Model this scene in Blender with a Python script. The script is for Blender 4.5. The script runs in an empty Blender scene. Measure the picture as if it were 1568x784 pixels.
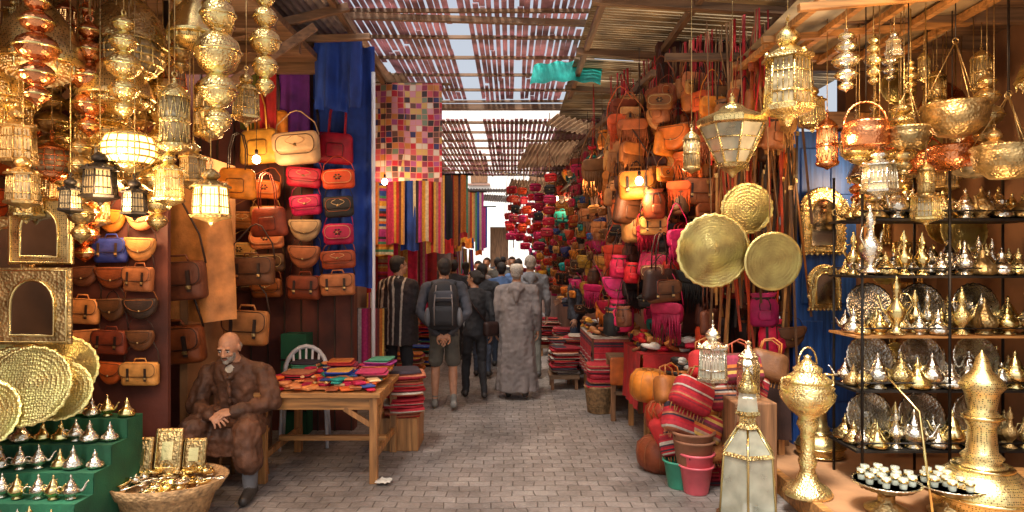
import bpy, math, random
from mathutils import Vector, Matrix, noise
from mathutils.bvhtree import BVHTree
rnd = random.Random(7)
pi = math.pi
C = bpy.context.scene.collection

# ------------------------------------------------------------------ materials
MATS = {}
def _base(name):
    m = bpy.data.materials.new(name); m.use_nodes = True
    nt = m.node_tree
    b = nt.nodes['Principled BSDF']
    return m, nt, b
def setmat(key, m):
    MATS[key] = m
    try: m.cycles.emission_sampling = 'NONE'
    except Exception: pass
    return m
def surf(key, col, rough=0.6, metal=0.0, ns=6.0, amt=0.35, bump=0.15, bs=60.0, rv=0.25, emis=None, btype='noise', alpha=1.0, spec=0.5, dots=None, rings=False, hv=0.0):
    m, nt, b = _base(key)
    N = nt.nodes; L = nt.links
    tc = N.new('ShaderNodeTexCoord')
    no = N.new('ShaderNodeTexNoise'); no.inputs['Scale'].default_value = ns; no.inputs['Detail'].default_value = 5
    L.new(tc.outputs['Object'], no.inputs['Vector'])
    mx = N.new('ShaderNodeMix'); mx.data_type = 'RGBA'
    mr = N.new('ShaderNodeMapRange'); mr.inputs[1].default_value = 0.3; mr.inputs[2].default_value = 0.7
    L.new(no.outputs['Fac'], mr.inputs[0]); L.new(mr.outputs[0], mx.inputs[0])
    mx.inputs[6].default_value = [c*(1-amt) for c in col]+[1]
    mx.inputs[7].default_value = [min(1, c*(1+amt)) for c in col]+[1]
    oi = N.new('ShaderNodeObjectInfo')
    m2 = N.new('ShaderNodeMapRange'); m2.inputs[3].default_value = 1-rv; m2.inputs[4].default_value = 1+rv
    L.new(oi.outputs['Random'], m2.inputs[0])
    hs = N.new('ShaderNodeHueSaturation')
    L.new(mx.outputs[2], hs.inputs['Color']); L.new(m2.outputs[0], hs.inputs['Value'])
    if hv:
        wn = N.new('ShaderNodeTexWhiteNoise'); wn.noise_dimensions = '1D'; L.new(oi.outputs['Random'], wn.inputs['W'])
        m5 = N.new('ShaderNodeMapRange'); m5.inputs[3].default_value = .5-hv; m5.inputs[4].default_value = .5+hv
        L.new(wn.outputs['Value'], m5.inputs[0]); L.new(m5.outputs[0], hs.inputs['Hue'])
    b.inputs['Metallic'].default_value = metal
    r2 = N.new('ShaderNodeMapRange'); r2.inputs[3].default_value = max(0.03, rough-0.12); r2.inputs[4].default_value = min(1, rough+0.12)
    L.new(no.outputs['Fac'], r2.inputs[0]); L.new(r2.outputs[0], b.inputs['Roughness'])
    b.inputs['Specular IOR Level'].default_value = spec
    colout = hs.outputs[0]
    if dots:
        vo = N.new('ShaderNodeTexVoronoi'); vo.inputs['Scale'].default_value = dots[0]; vo.inputs['Randomness'].default_value = .25
        L.new(tc.outputs['Object'], vo.inputs['Vector'])
        lt = N.new('ShaderNodeMath'); lt.operation = 'LESS_THAN'; lt.inputs[1].default_value = .3; L.new(vo.outputs['Distance'], lt.inputs[0])
        md = N.new('ShaderNodeMix'); md.data_type = 'RGBA'; L.new(lt.outputs[0], md.inputs[0]); L.new(colout, md.inputs[6]); md.inputs[7].default_value = (.03,.015,.006,1)
        colout = md.outputs[2]
        if dots[1] > 0:
            b.inputs['Emission Color'].default_value = (1,.55,.2,1)
            ml = N.new('ShaderNodeMath'); ml.operation = 'MULTIPLY'; ml.inputs[1].default_value = dots[1]
            L.new(lt.outputs[0], ml.inputs[0]); L.new(ml.outputs[0], b.inputs['Emission Strength'])
    L.new(colout, b.inputs['Base Color'])
    if bump:
        if rings:
            t = N.new('ShaderNodeTexWave'); t.wave_type='RINGS'; t.rings_direction='Z'; t.inputs['Scale'].default_value=13; t.inputs['Distortion'].default_value=2.5; t.inputs['Detail'].default_value=2
            t2 = N.new('ShaderNodeTexVoronoi'); t2.inputs['Scale'].default_value=bs; t2.inputs['Randomness'].default_value=.6
            L.new(tc.outputs['Object'], t2.inputs['Vector'])
            ad = N.new('ShaderNodeMath'); ad.operation='MULTIPLY_ADD'; ad.inputs[1].default_value=.45; L.new(t.outputs['Fac'], ad.inputs[0]); L.new(t2.outputs['Distance'], ad.inputs[2]); o = ad.outputs[0]
        elif btype == 'noise':
            t = N.new('ShaderNodeTexNoise'); t.inputs['Scale'].default_value = bs; t.inputs['Detail'].default_value = 3; o = t.outputs['Fac']
        else:
            t = N.new('ShaderNodeTexVoronoi'); t.inputs['Scale'].default_value = bs; o = t.outputs['Distance']
        L.new(tc.outputs['Object'], t.inputs['Vector'])
        bp = N.new('ShaderNodeBump'); bp.inputs['Strength'].default_value = bump; bp.inputs['Distance'].default_value = 0.01
        L.new(o, bp.inputs['Height']); L.new(bp.outputs[0], b.inputs['Normal'])
    if emis:
        b.inputs['Emission Color'].default_value = list(emis[0])+[1]; b.inputs['Emission Strength'].default_value = emis[1]
    if alpha < 1: b.inputs['Alpha'].default_value = alpha
    return setmat(key, m)

LE = dict(tan=(.4,.16,.05), orange=(.6,.15,.02), cognac=(.28,.075,.018), brown=(.12,.042,.017), dark=(.035,.018,.013),
          red=(.48,.012,.015), crimson=(.36,.008,.03), pink=(.55,.02,.12), mustard=(.56,.28,.04), black=(.014,.013,.013),
          teal=(.01,.2,.18), cream=(.55,.38,.18), navy=(.02,.04,.18), apricot=(.6,.25,.07), white=(.55,.52,.46), green=(.02,.18,.04))
for k, c in LE.items():
    surf('leather_'+k, c, rough=.5, ns=7, amt=.45, bump=.3, bs=75, rv=.38, spec=.35, hv=.018)
surf('brass', (.84,.6,.26), rough=.27, metal=.95, ns=14, amt=.35, bump=.5, bs=70, btype='v', rv=.25)
surf('brass_engraved', (.95,.7,.27), rough=.34, metal=.92, ns=8, amt=.3, bump=.32, bs=70, rv=.12, rings=True)
surf('brass_smooth', (.88,.64,.28), rough=.22, metal=1, ns=5, amt=.3, bump=.1, bs=30, rv=.2)
surf('old_brass', (.5,.35,.15), rough=.38, metal=.9, ns=10, amt=.5, bump=.5, bs=55, btype='v')
surf('pierced', (.8,.57,.24), rough=.3, metal=.95, ns=10, amt=.35, bump=.2, bs=80, dots=(85,0))
surf('pierced_lit', (.78,.54,.22), rough=.32, metal=.92, ns=10, amt=.35, bump=.2, bs=80, dots=(85,2.6))
surf('copper', (.75,.3,.13), rough=.25, metal=1, ns=9, amt=.35, bump=.3, bs=60, btype='v')
surf('silver', (.78,.71,.58), rough=.24, metal=1, ns=9, amt=.3, bump=.3, bs=60, btype='v')
surf('iron', (.03,.025,.022), rough=.5, metal=.6, ns=9, amt=.4, bump=.2)
surf('pane', (.42,.33,.18), rough=.14, metal=.35, ns=18, amt=.6, bump=.15)
surf('clear_pane', (.66,.66,.5), rough=.12, ns=7, amt=.35, bump=.08, alpha=.48)
surf('tea_glass', (.7,.75,.62), rough=.1, ns=9, amt=.25, bump=0, alpha=.45)
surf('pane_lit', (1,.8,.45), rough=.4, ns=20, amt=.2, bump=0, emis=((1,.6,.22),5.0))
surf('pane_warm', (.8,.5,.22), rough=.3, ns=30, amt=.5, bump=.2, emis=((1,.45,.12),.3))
surf('bulb', (1,.9,.7), rough=.3, bump=0, emis=((1,.74,.42),40.0))
surf('mirror', (.35,.33,.3), rough=.06, metal=1, ns=3, amt=.3, bump=0)
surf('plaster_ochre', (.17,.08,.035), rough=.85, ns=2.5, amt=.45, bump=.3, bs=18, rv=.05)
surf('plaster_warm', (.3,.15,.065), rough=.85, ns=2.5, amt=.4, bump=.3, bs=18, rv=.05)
surf('plaster_pink', (.32,.18,.13), rough=.9, ns=1.5, amt=.35, bump=.35, bs=14, rv=.05)
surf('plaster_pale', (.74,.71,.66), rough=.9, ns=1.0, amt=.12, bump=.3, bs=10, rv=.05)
surf('maroon_board', (.1,.025,.015), rough=.7, ns=3, amt=.5, bump=.3, bs=20, rv=.05)
surf('tin', (.3,.25,.22), rough=.5, metal=.5, ns=2.5, amt=.6, bump=.2, bs=12)
surf('teal_sheet', (.01,.45,.38), rough=.6, ns=4, amt=.4, bump=.1)
surf('cloth_blue', (.012,.045,.26), rough=.8, ns=3, amt=.55, bump=.4, bs=120)
surf('cloth_green', (.012,.1,.045), rough=.85, ns=4, amt=.4, bump=.4, bs=120, rv=.1)
surf('cloth_red', (.4,.015,.015), rough=.85, ns=6, amt=.4, bump=.4, bs=120)
surf('cord_red', (.45,.01,.015), rough=.7, bump=0)
surf('cord', (.3,.16,.07), rough=.8, bump=0)
surf('wicker', (.36,.21,.09), rough=.75, ns=25, amt=.5, bump=.9, bs=45, btype='v')
surf('plastic_pink', (.55,.09,.11), rough=.4, amt=.2, bump=.05)
surf('plastic_green', (.05,.33,.2), rough=.4, amt=.2, bump=.05)
surf('plastic_white', (.75,.75,.8), rough=.35, amt=.08, bump=.03)
surf('clay', (.33,.14,.07), rough=.8, amt=.25, bump=.2)
surf('skin', (.44,.22,.13), rough=.5, ns=14, amt=.2, bump=.12, bs=160, rv=.12)
surf('hair_dark', (.015,.01,.008), rough=.55, ns=60, amt=.5, bump=.8, bs=200)
surf('hair_grey', (.3,.26,.22), rough=.7, ns=60, amt=.4, bump=.8, bs=200)
surf('eye_white', (.6,.55,.5), rough=.2, bump=0)
surf('eye_dark', (.01,.008,.006), rough=.15, bump=0)
surf('lip', (.25,.09,.06), rough=.5, bump=0)
surf('coat_brown', (.105,.042,.02), rough=.66, ns=6, amt=.6, bump=.5, bs=45, rv=0)
surf('wool_grey', (.19,.16,.15), rough=.9, ns=5, amt=.3, bump=.5, bs=180, rv=.1)
surf('cloth_black', (.02,.02,.024), rough=.8, ns=6, amt=.3, bump=.4, bs=150)
surf('denim', (.04,.055,.09), rough=.85, ns=6, amt=.3, bump=.4, bs=180)
surf('cloth_khaki', (.1,.095,.08), rough=.85, ns=6, amt=.3, bump=.4, bs=150)
surf('jacket_grey', (.13,.13,.14), rough=.8, ns=5, amt=.3, bump=.4, bs=120)
surf('jacket_dark', (.05,.052,.065), rough=.8, ns=5, amt=.3, bump=.4, bs=120)
surf('jacket_blue', (.05,.1,.22), rough=.8, ns=5, amt=.3, bump=.4, bs=120)
surf('shoe', (.03,.025,.022), rough=.5, bump=.1)
surf('shoe_tan', (.2,.19,.17), rough=.6, bump=.1)
surf('cap_white', (.5,.44,.36), rough=.9, bump=.5, bs=150)
surf('paper', (.65,.62,.55), rough=.7, bump=0)
surf('cloth_purple',(.1,.015,.18),rough=.8,ns=5,amt=.4); surf('cloth_olive',(.16,.16,.02),rough=.8,ns=5,amt=.4)

def wood(key, col, axis=0, rough=.6):
    m, nt, b = _base(key); N=nt.nodes; L=nt.links
    tc=N.new('ShaderNodeTexCoord'); mp=N.new('ShaderNodeMapping'); s=[22,22,22]; s[axis]=1.6
    mp.inputs['Scale'].default_value=s
    L.new(tc.outputs['Object'],mp.inputs['Vector'])
    no=N.new('ShaderNodeTexNoise'); no.inputs['Scale'].default_value=1.6; no.inputs['Detail'].default_value=6
    L.new(mp.outputs[0],no.inputs['Vector'])
    cr=N.new('ShaderNodeValToRGB'); cr.color_ramp.elements[0].position=.3; cr.color_ramp.elements[1].position=.7
    cr.color_ramp.elements[0].color=[c*.4 for c in col]+[1]; cr.color_ramp.elements[1].color=[c*1.3 for c in col]+[1]
    L.new(no.outputs['Fac'],cr.inputs[0]); L.new(cr.outputs[0],b.inputs['Base Color'])
    b.inputs['Roughness'].default_value=rough
    bp=N.new('ShaderNodeBump'); bp.inputs['Strength'].default_value=.3; bp.inputs['Distance'].default_value=.005
    L.new(no.outputs['Fac'],bp.inputs['Height']); L.new(bp.outputs[0],b.inputs['Normal'])
    setmat(key,m)
wood('wood_x',(.2,.11,.055),0); wood('wood_y',(.18,.1,.05),1); wood('wood_z',(.24,.11,.045),2)
wood('table_x',(.46,.21,.06),0,.5); wood('table_z',(.4,.18,.055),2,.5)
wood('blue_door',(.015,.08,.34),2,.5)

def stripes(key, palette, axis=0, k=22, rough=.85):
    m, nt, b = _base(key); N=nt.nodes; L=nt.links
    tc=N.new('ShaderNodeTexCoord'); sp=N.new('ShaderNodeSeparateXYZ'); L.new(tc.outputs['Object'],sp.inputs[0])
    ml=N.new('ShaderNodeMath'); ml.operation='MULTIPLY'; ml.inputs[1].default_value=k
    L.new(sp.outputs[axis],ml.inputs[0])
    fl=N.new('ShaderNodeMath'); fl.operation='FLOOR'; L.new(ml.outputs[0],fl.inputs[0])
    oi=N.new('ShaderNodeObjectInfo'); mm=N.new('ShaderNodeMath'); mm.operation='MULTIPLY_ADD'; mm.inputs[1].default_value=97.0
    L.new(oi.outputs['Random'],mm.inputs[0]); L.new(fl.outputs[0],mm.inputs[2])
    wn=N.new('ShaderNodeTexWhiteNoise'); wn.noise_dimensions='1D'; L.new(mm.outputs[0],wn.inputs['W'])
    cr=N.new('ShaderNodeValToRGB'); cr.color_ramp.interpolation='CONSTANT'
    n=len(palette)
    while len(cr.color_ramp.elements)<n: cr.color_ramp.elements.new(.5)
    for i,c in enumerate(palette):
        cr.color_ramp.elements[i].position=i/n; cr.color_ramp.elements[i].color=list(c)+[1]
    L.new(wn.outputs['Value'],cr.inputs[0])
    no=N.new('ShaderNodeTexNoise'); no.inputs['Scale'].default_value=40; L.new(tc.outputs['Object'],no.inputs['Vector'])
    hs=N.new('ShaderNodeHueSaturation'); mr=N.new('ShaderNodeMapRange'); mr.inputs[3].default_value=.5; mr.inputs[4].default_value=1.5
    L.new(no.outputs['Fac'],mr.inputs[0]); L.new(mr.outputs[0],hs.inputs['Value']); L.new(cr.outputs[0],hs.inputs['Color'])
    L.new(hs.outputs[0],b.inputs['Base Color']); b.inputs['Roughness'].default_value=rough
    bp=N.new('ShaderNodeBump'); bp.inputs['Strength'].default_value=.4; bp.inputs['Distance'].default_value=.004
    L.new(no.outputs['Fac'],bp.inputs['Height']); L.new(bp.outputs[0],b.inputs['Normal'])
    setmat(key,m)
PAL_WARM=[(.4,.02,.02),(.5,.14,.02),(.25,.02,.05),(.56,.32,.07),(.12,.025,.02),(.45,.03,.1),(.35,.2,.12)]
PAL_MULTI=[(.4,.02,.02),(.02,.06,.34),(.55,.28,.04),(.03,.02,.03),(.05,.22,.13),(.5,.45,.35),(.35,.03,.2),(.5,.13,.02)]
PAL_COOL=[(.02,.05,.3),(.12,.02,.25),(.5,.45,.42),(.02,.02,.05),(.4,.02,.12)]
stripes('tex_warm',PAL_WARM,0,30); stripes('tex_multi',PAL_MULTI,0,24); stripes('tex_cool',PAL_COOL,0,26)
stripes('tex_warm_z',PAL_WARM,2,40); stripes('tex_multi_z',PAL_MULTI,2,30)
stripes('tex_redwhite_z',[(.42,.01,.015),(.34,.01,.02),(.45,.38,.3),(.03,.02,.03),(.42,.02,.03),(.25,.01,.02),(.4,.13,.06)],2,75)
stripes('djellaba_stripe',[(.025,.018,.018),(.03,.02,.02),(.45,.38,.3),(.025,.02,.02)],0,45)

def patchwork(key, palette, s):
    m, nt, b = _base(key); N=nt.nodes; L=nt.links
    tc=N.new('ShaderNodeTexCoord')
    nz=N.new('ShaderNodeTexNoise'); nz.inputs['Scale'].default_value=3; L.new(tc.outputs['Object'],nz.inputs['Vector'])
    wv=N.new('ShaderNodeVectorMath'); wv.operation='MULTIPLY_ADD'; wv.inputs[1].default_value=(.05,0,.05); L.new(nz.outputs['Color'],wv.inputs[0]); L.new(tc.outputs['Object'],wv.inputs[2])
    v=N.new('ShaderNodeVectorMath'); v.operation='MULTIPLY'; v.inputs[1].default_value=(s,0,s); L.new(wv.outputs[0],v.inputs[0])
    f=N.new('ShaderNodeVectorMath'); f.operation='FLOOR'; L.new(v.outputs[0],f.inputs[0])
    wn=N.new('ShaderNodeTexWhiteNoise'); wn.noise_dimensions='3D'; L.new(f.outputs[0],wn.inputs['Vector'])
    cr=N.new('ShaderNodeValToRGB'); cr.color_ramp.interpolation='CONSTANT'; n=len(palette)
    while len(cr.color_ramp.elements)<n: cr.color_ramp.elements.new(.5)
    for i,c in enumerate(palette):
        cr.color_ramp.elements[i].position=i/n; cr.color_ramp.elements[i].color=list(c)+[1]
    L.new(wn.outputs['Value'],cr.inputs[0])
    fr=N.new('ShaderNodeVectorMath'); fr.operation='FRACTION'; L.new(v.outputs[0],fr.inputs[0])
    sp=N.new('ShaderNodeSeparateXYZ'); L.new(fr.outputs[0],sp.inputs[0])
    a=N.new('ShaderNodeMath'); a.operation='LESS_THAN'; a.inputs[1].default_value=.1; L.new(sp.outputs[0],a.inputs[0])
    c=N.new('ShaderNodeMath'); c.operation='LESS_THAN'; c.inputs[1].default_value=.1; L.new(sp.outputs[2],c.inputs[0])
    mx=N.new('ShaderNodeMath'); mx.operation='MAXIMUM'; L.new(a.outputs[0],mx.inputs[0]); L.new(c.outputs[0],mx.inputs[1])
    mi=N.new('ShaderNodeMix'); mi.data_type='RGBA'; L.new(mx.outputs[0],mi.inputs[0]); L.new(cr.outputs[0],mi.inputs[6]); mi.inputs[7].default_value=(.5,.22,.16,1)
    L.new(mi.outputs[2],b.inputs['Base Color']); b.inputs['Roughness'].default_value=.6
    setmat(key,m)
patchwork('patch',[(.42,.01,.03),(.03,.03,.12),(.5,.32,.1),(.03,.015,.02),(.55,.48,.42),(.22,.02,.06),(.5,.08,.1),(.15,.2,.14),(.3,.06,.2),(.45,.17,.04),(.5,.22,.28),(.12,.05,.04)],14)

def paving():
    m, nt, b = _base('paving'); N=nt.nodes; L=nt.links
    tc=N.new('ShaderNodeTexCoord')
    n0=N.new('ShaderNodeTexNoise'); n0.inputs['Scale'].default_value=1.3; n0.inputs['Detail'].default_value=3; L.new(tc.outputs['Object'],n0.inputs['Vector'])
    vs=N.new('ShaderNodeVectorMath'); vs.operation='MULTIPLY_ADD'; vs.inputs[1].default_value=(.14,.14,0)
    L.new(n0.outputs['Color'],vs.inputs[0]); L.new(tc.outputs['Object'],vs.inputs[2])
    br=N.new('ShaderNodeTexBrick'); br.inputs['Scale'].default_value=1; br.inputs['Brick Width'].default_value=.165; br.inputs['Row Height'].default_value=.11
    br.inputs['Mortar Size'].default_value=.006; br.inputs['Mortar Smooth'].default_value=.9
    br.inputs['Color1'].default_value=(.2,.17,.15,1); br.inputs['Color2'].default_value=(.28,.245,.22,1); br.inputs['Mortar'].default_value=(.11,.09,.078,1)
    L.new(vs.outputs[0],br.inputs['Vector'])
    no=N.new('ShaderNodeTexNoise'); no.inputs['Scale'].default_value=1.3; no.inputs['Detail'].default_value=9; no.inputs['Roughness'].default_value=.72
    L.new(tc.outputs['Object'],no.inputs['Vector'])
    mr=N.new('ShaderNodeMapRange'); mr.inputs[1].default_value=.32; mr.inputs[2].default_value=.68; mr.inputs[3].default_value=.5; mr.inputs[4].default_value=1.35; L.new(no.outputs['Fac'],mr.inputs[0])
    hs=N.new('ShaderNodeHueSaturation'); L.new(br.outputs['Color'],hs.inputs['Color']); L.new(mr.outputs[0],hs.inputs['Value'])
    L.new(hs.outputs[0],b.inputs['Base Color'])
    n2=N.new('ShaderNodeTexNoise'); n2.inputs['Scale'].default_value=26; n2.inputs['Detail'].default_value=5; L.new(tc.outputs['Object'],n2.inputs['Vector'])
    r=N.new('ShaderNodeMapRange'); r.inputs[1].default_value=.3; r.inputs[2].default_value=.7; r.inputs[3].default_value=.32; r.inputs[4].default_value=.62; L.new(n2.outputs['Fac'],r.inputs[0]); L.new(r.outputs[0],b.inputs['Roughness'])
    ad=N.new('ShaderNodeMath'); ad.operation='MULTIPLY_ADD'; ad.inputs[1].default_value=-.7; L.new(br.outputs['Fac'],ad.inputs[0])
    m3=N.new('ShaderNodeMath'); m3.operation='MULTIPLY'; m3.inputs[1].default_value=.9; L.new(n2.outputs['Fac'],m3.inputs[0]); L.new(m3.outputs[0],ad.inputs[2])
    bp=N.new('ShaderNodeBump'); bp.inputs['Strength'].default_value=.7; bp.inputs['Distance'].default_value=.012
    L.new(ad.outputs[0],bp.inputs['Height']); L.new(bp.outputs[0],b.inputs['Normal'])
    setmat('paving',m)
paving()
def slatmat(key,col,tr=.35):
    m, nt, b = _base(key); N=nt.nodes; L=nt.links
    tc=N.new('ShaderNodeTexCoord'); no=N.new('ShaderNodeTexNoise'); no.inputs['Scale'].default_value=3; no.inputs['Detail'].default_value=6
    L.new(tc.outputs['Object'],no.inputs['Vector'])
    cr=N.new('ShaderNodeValToRGB'); cr.color_ramp.elements[0].position=.35; cr.color_ramp.elements[1].position=.65
    cr.color_ramp.elements[0].color=[c*.5 for c in col]+[1]; cr.color_ramp.elements[1].color=[min(1,c*1.4) for c in col]+[1]
    L.new(no.outputs['Fac'],cr.inputs[0]); L.new(cr.outputs[0],b.inputs['Base Color']); b.inputs['Roughness'].default_value=.6
    t=N.new('ShaderNodeBsdfTranslucent'); L.new(cr.outputs[0],t.inputs['Color'])
    ms=N.new('ShaderNodeMixShader'); ms.inputs[0].default_value=tr
    L.new(b.outputs[0],ms.inputs[1]); L.new(t.outputs[0],ms.inputs[2]); L.new(ms.outputs[0],N['Material Output'].inputs['Surface'])
    setmat(key,m)
slatmat('slat',(.45,.27,.29),.42); slatmat('reed',(.36,.26,.14),.25)

# ------------------------------------------------------------------ mesh builder
class MB:
    def __init__(s): s.v=[]; s.f=[]; s.m=[]; s.s=[]; s.mats=[]
    def mi(s,k):
        if k not in s.mats: s.mats.append(k)
        return s.mats.index(k)
    def add(s,vs,fs,mat,smooth=True,M=None):
        o=len(s.v)
        if M is not None: vs=[M@Vector(v) for v in vs]
        s.v.extend([tuple(v) for v in vs])
        i=s.mi(mat)
        for f in fs:
            s.f.append([a+o for a in f]); s.m.append(i); s.s.append(smooth)
    def merge(s,o,M=None):
        off=len(s.v)
        s.v.extend([tuple(M@Vector(v)) if M is not None else v for v in o.v])
        mp=[s.mi(k) for k in o.mats]
        for f,m,sm in zip(o.f,o.m,o.s):
            s.f.append([a+off for a in f]); s.m.append(mp[m]); s.s.append(sm)
    def lathe(s,prof,mat,n=16,M=None,smooth=True,a0=0.0,sc=(1,1),flute=0,fa=0.0):
        vs=[];fs=[]
        for r,z in prof:
            for i in range(n):
                a=a0+2*pi*i/n; rr=r*(1+fa*math.cos(flute*a)) if flute else r
                vs.append((rr*math.cos(a)*sc[0],rr*math.sin(a)*sc[1],z))
        for j in range(len(prof)-1):
            for i in range(n):
                k=(i+1)%n
                fs.append([j*n+i,j*n+k,(j+1)*n+k,(j+1)*n+i])
        if prof[0][0]>1e-5: fs.append(list(range(n))[::-1])
        if prof[-1][0]>1e-5: fs.append([(len(prof)-1)*n+i for i in range(n)])
        if prof[-1][1]<prof[0][1]: fs=[f[::-1] for f in fs]
        s.add(vs,fs,mat,smooth,M)
    def box(s,c,d,mat,M=None,rot=None):
        x,y,z=[a/2 for a in d]
        vs=[Vector((i*x,j*y,k*z)) for i in(-1,1) for j in(-1,1) for k in(-1,1)]
        R=rot.to_matrix() if rot is not None else None
        vs=[(R@v if R else v)+Vector(c) for v in vs]
        fs=[[0,1,3,2],[4,6,7,5],[0,4,5,1],[2,3,7,6],[0,2,6,4],[1,5,7,3]]
        s.add(vs,fs,mat,False,M)
    def beam(s,a,b,w,h,mat):
        a=Vector(a);b=Vector(b);d=b-a;q=d.to_track_quat('X','Z')
        s.box((0,0,0),(d.length,w,h),mat,M=Matrix.Translation((a+b)/2)@q.to_matrix().to_4x4())
    def tube(s,path,r,mat,n=6,M=None,closed=False,rr=None):
        path=[Vector(p) for p in path]; N=len(path); vs=[];fs=[]
        for i,p in enumerate(path):
            if closed: t=path[(i+1)%N]-path[i-1]
            else: t=path[min(i+1,N-1)]-path[max(i-1,0)]
            if t.length<1e-9: t=Vector((0,0,1))
            t.normalize()
            u=t.cross(Vector((0,1,0)) if abs(t.y)<.9 else Vector((1,0,0))).normalized(); w=t.cross(u)
            ri=rr[i] if rr else r
            for k in range(n):
                a=2*pi*k/n; vs.append(p+u*math.cos(a)*ri+w*math.sin(a)*ri)
        for i in range(N if closed else N-1):
            j=(i+1)%N
            for k in range(n):
                l=(k+1)%n; fs.append([i*n+k,i*n+l,j*n+l,j*n+k])
        if not closed: fs.append(list(range(n))[::-1]); fs.append([(N-1)*n+k for k in range(n)])
        s.add(vs,fs,mat,True,M)
    def ball(s,c,r,mat,n=10,M=None):
        if not isinstance(r,(tuple,list)): r=(r,r,r)
        k=max(5,n//2+1); prof=[(math.sin(pi*i/k),-math.cos(pi*i/k)) for i in range(k+1)]
        T=Matrix.Translation(c)@Matrix.Diagonal((r[0],r[1],r[2],1))
        s.lathe(prof,mat,n,M=(M@T) if M is not None else T)
    def pillow(s,outline,depth,mat,y0=0,M=None,puff=.86,smooth=True):
        n=len(outline); cx=sum(p[0] for p in outline)/n; cz=sum(p[1] for p in outline)/n
        vs=[];fs=[]
        for sc,y in((.9,0),(1,-.2),(1,-.7),(puff,-1.0),(puff*.5,-1.08)):
            for x,z in outline: vs.append((cx+(x-cx)*sc,y0+y*depth,cz+(z-cz)*sc))
        for j in range(4):
            for i in range(n):
                k=(i+1)%n; fs.append([j*n+i,j*n+k,(j+1)*n+k,(j+1)*n+i])
        fs.append(list(range(n))[::-1]); fs.append([4*n+i for i in range(n)])
        s.add(vs,fs,mat,smooth,M)
    def sheet(s,fn,nu,nv,mat,smooth=True,M=None):
        vs=[fn(i/nu,j/nv) for j in range(nv+1) for i in range(nu+1)]
        fs=[[j*(nu+1)+i,j*(nu+1)+i+1,(j+1)*(nu+1)+i+1,(j+1)*(nu+1)+i] for j in range(nv) for i in range(nu)]
        s.add(vs,fs,mat,smooth,M)
    def mesh(s,name):
        me=bpy.data.meshes.new(name); me.from_pydata(s.v,[],s.f)
        for k in s.mats: me.materials.append(MATS[k])
        me.polygons.foreach_set('material_index',s.m); me.polygons.foreach_set('use_smooth',s.s)
        me.update(); return me
def put(name,mb,loc=(0,0,0),rz=0,sc=1,rx=0,ry=0,bevel=0):
    me=mb if isinstance(mb,bpy.types.Mesh) else mb.mesh(name)
    o=bpy.data.objects.new(name,me); C.objects.link(o)
    o.location=loc; o.rotation_euler=(rx,ry,rz); o.scale=(sc,sc,sc) if not isinstance(sc,tuple) else sc
    if bevel:
        b=o.modifiers.new('b','BEVEL'); b.width=bevel; b.segments=2; b.limit_method='ANGLE'
    return o

# ------------------------------------------------------------------ bags
CACHE={}
def ro(w,h,r=.03,n=4,flare=0.0):
    pts=[]
    for cx,cz,a0 in((w/2-r,-r,0),(-w/2+r,-r,pi/2),(-w/2+r,-h+r,pi),(w/2-r,-h+r,3*pi/2)):
        for i in range(n+1):
            a=a0+pi/2*i/n; x=cx+r*math.cos(a); z=cz+r*math.sin(a)
            x*=1+flare*(-z/h); pts.append((x,z))
    return pts
def halfmoon(w,h,n=14):
    out=[]
    for i in range(n+1):
        a=pi+pi*i/n
        out.append((w/2*math.cos(a),-.03+(h-.03)*math.sin(a)))
    return [(w/2*.92,0),(-w/2*.92,0)]+out
def strap(mb,w,top,col,r=.006,z0=-.02,y=-.02,sk=0):
    mb.tube([(-w/2,y,z0),(-w/2*.85+sk*.3,y,top*.4),(-w*.12+sk,y+.01,top*.93),(sk,y+.015,top),(w*.12+sk,y+.01,top*.93),(w/2*.85+sk*.3,y,top*.4),(w/2,y,z0)],r,col,5)
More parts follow.
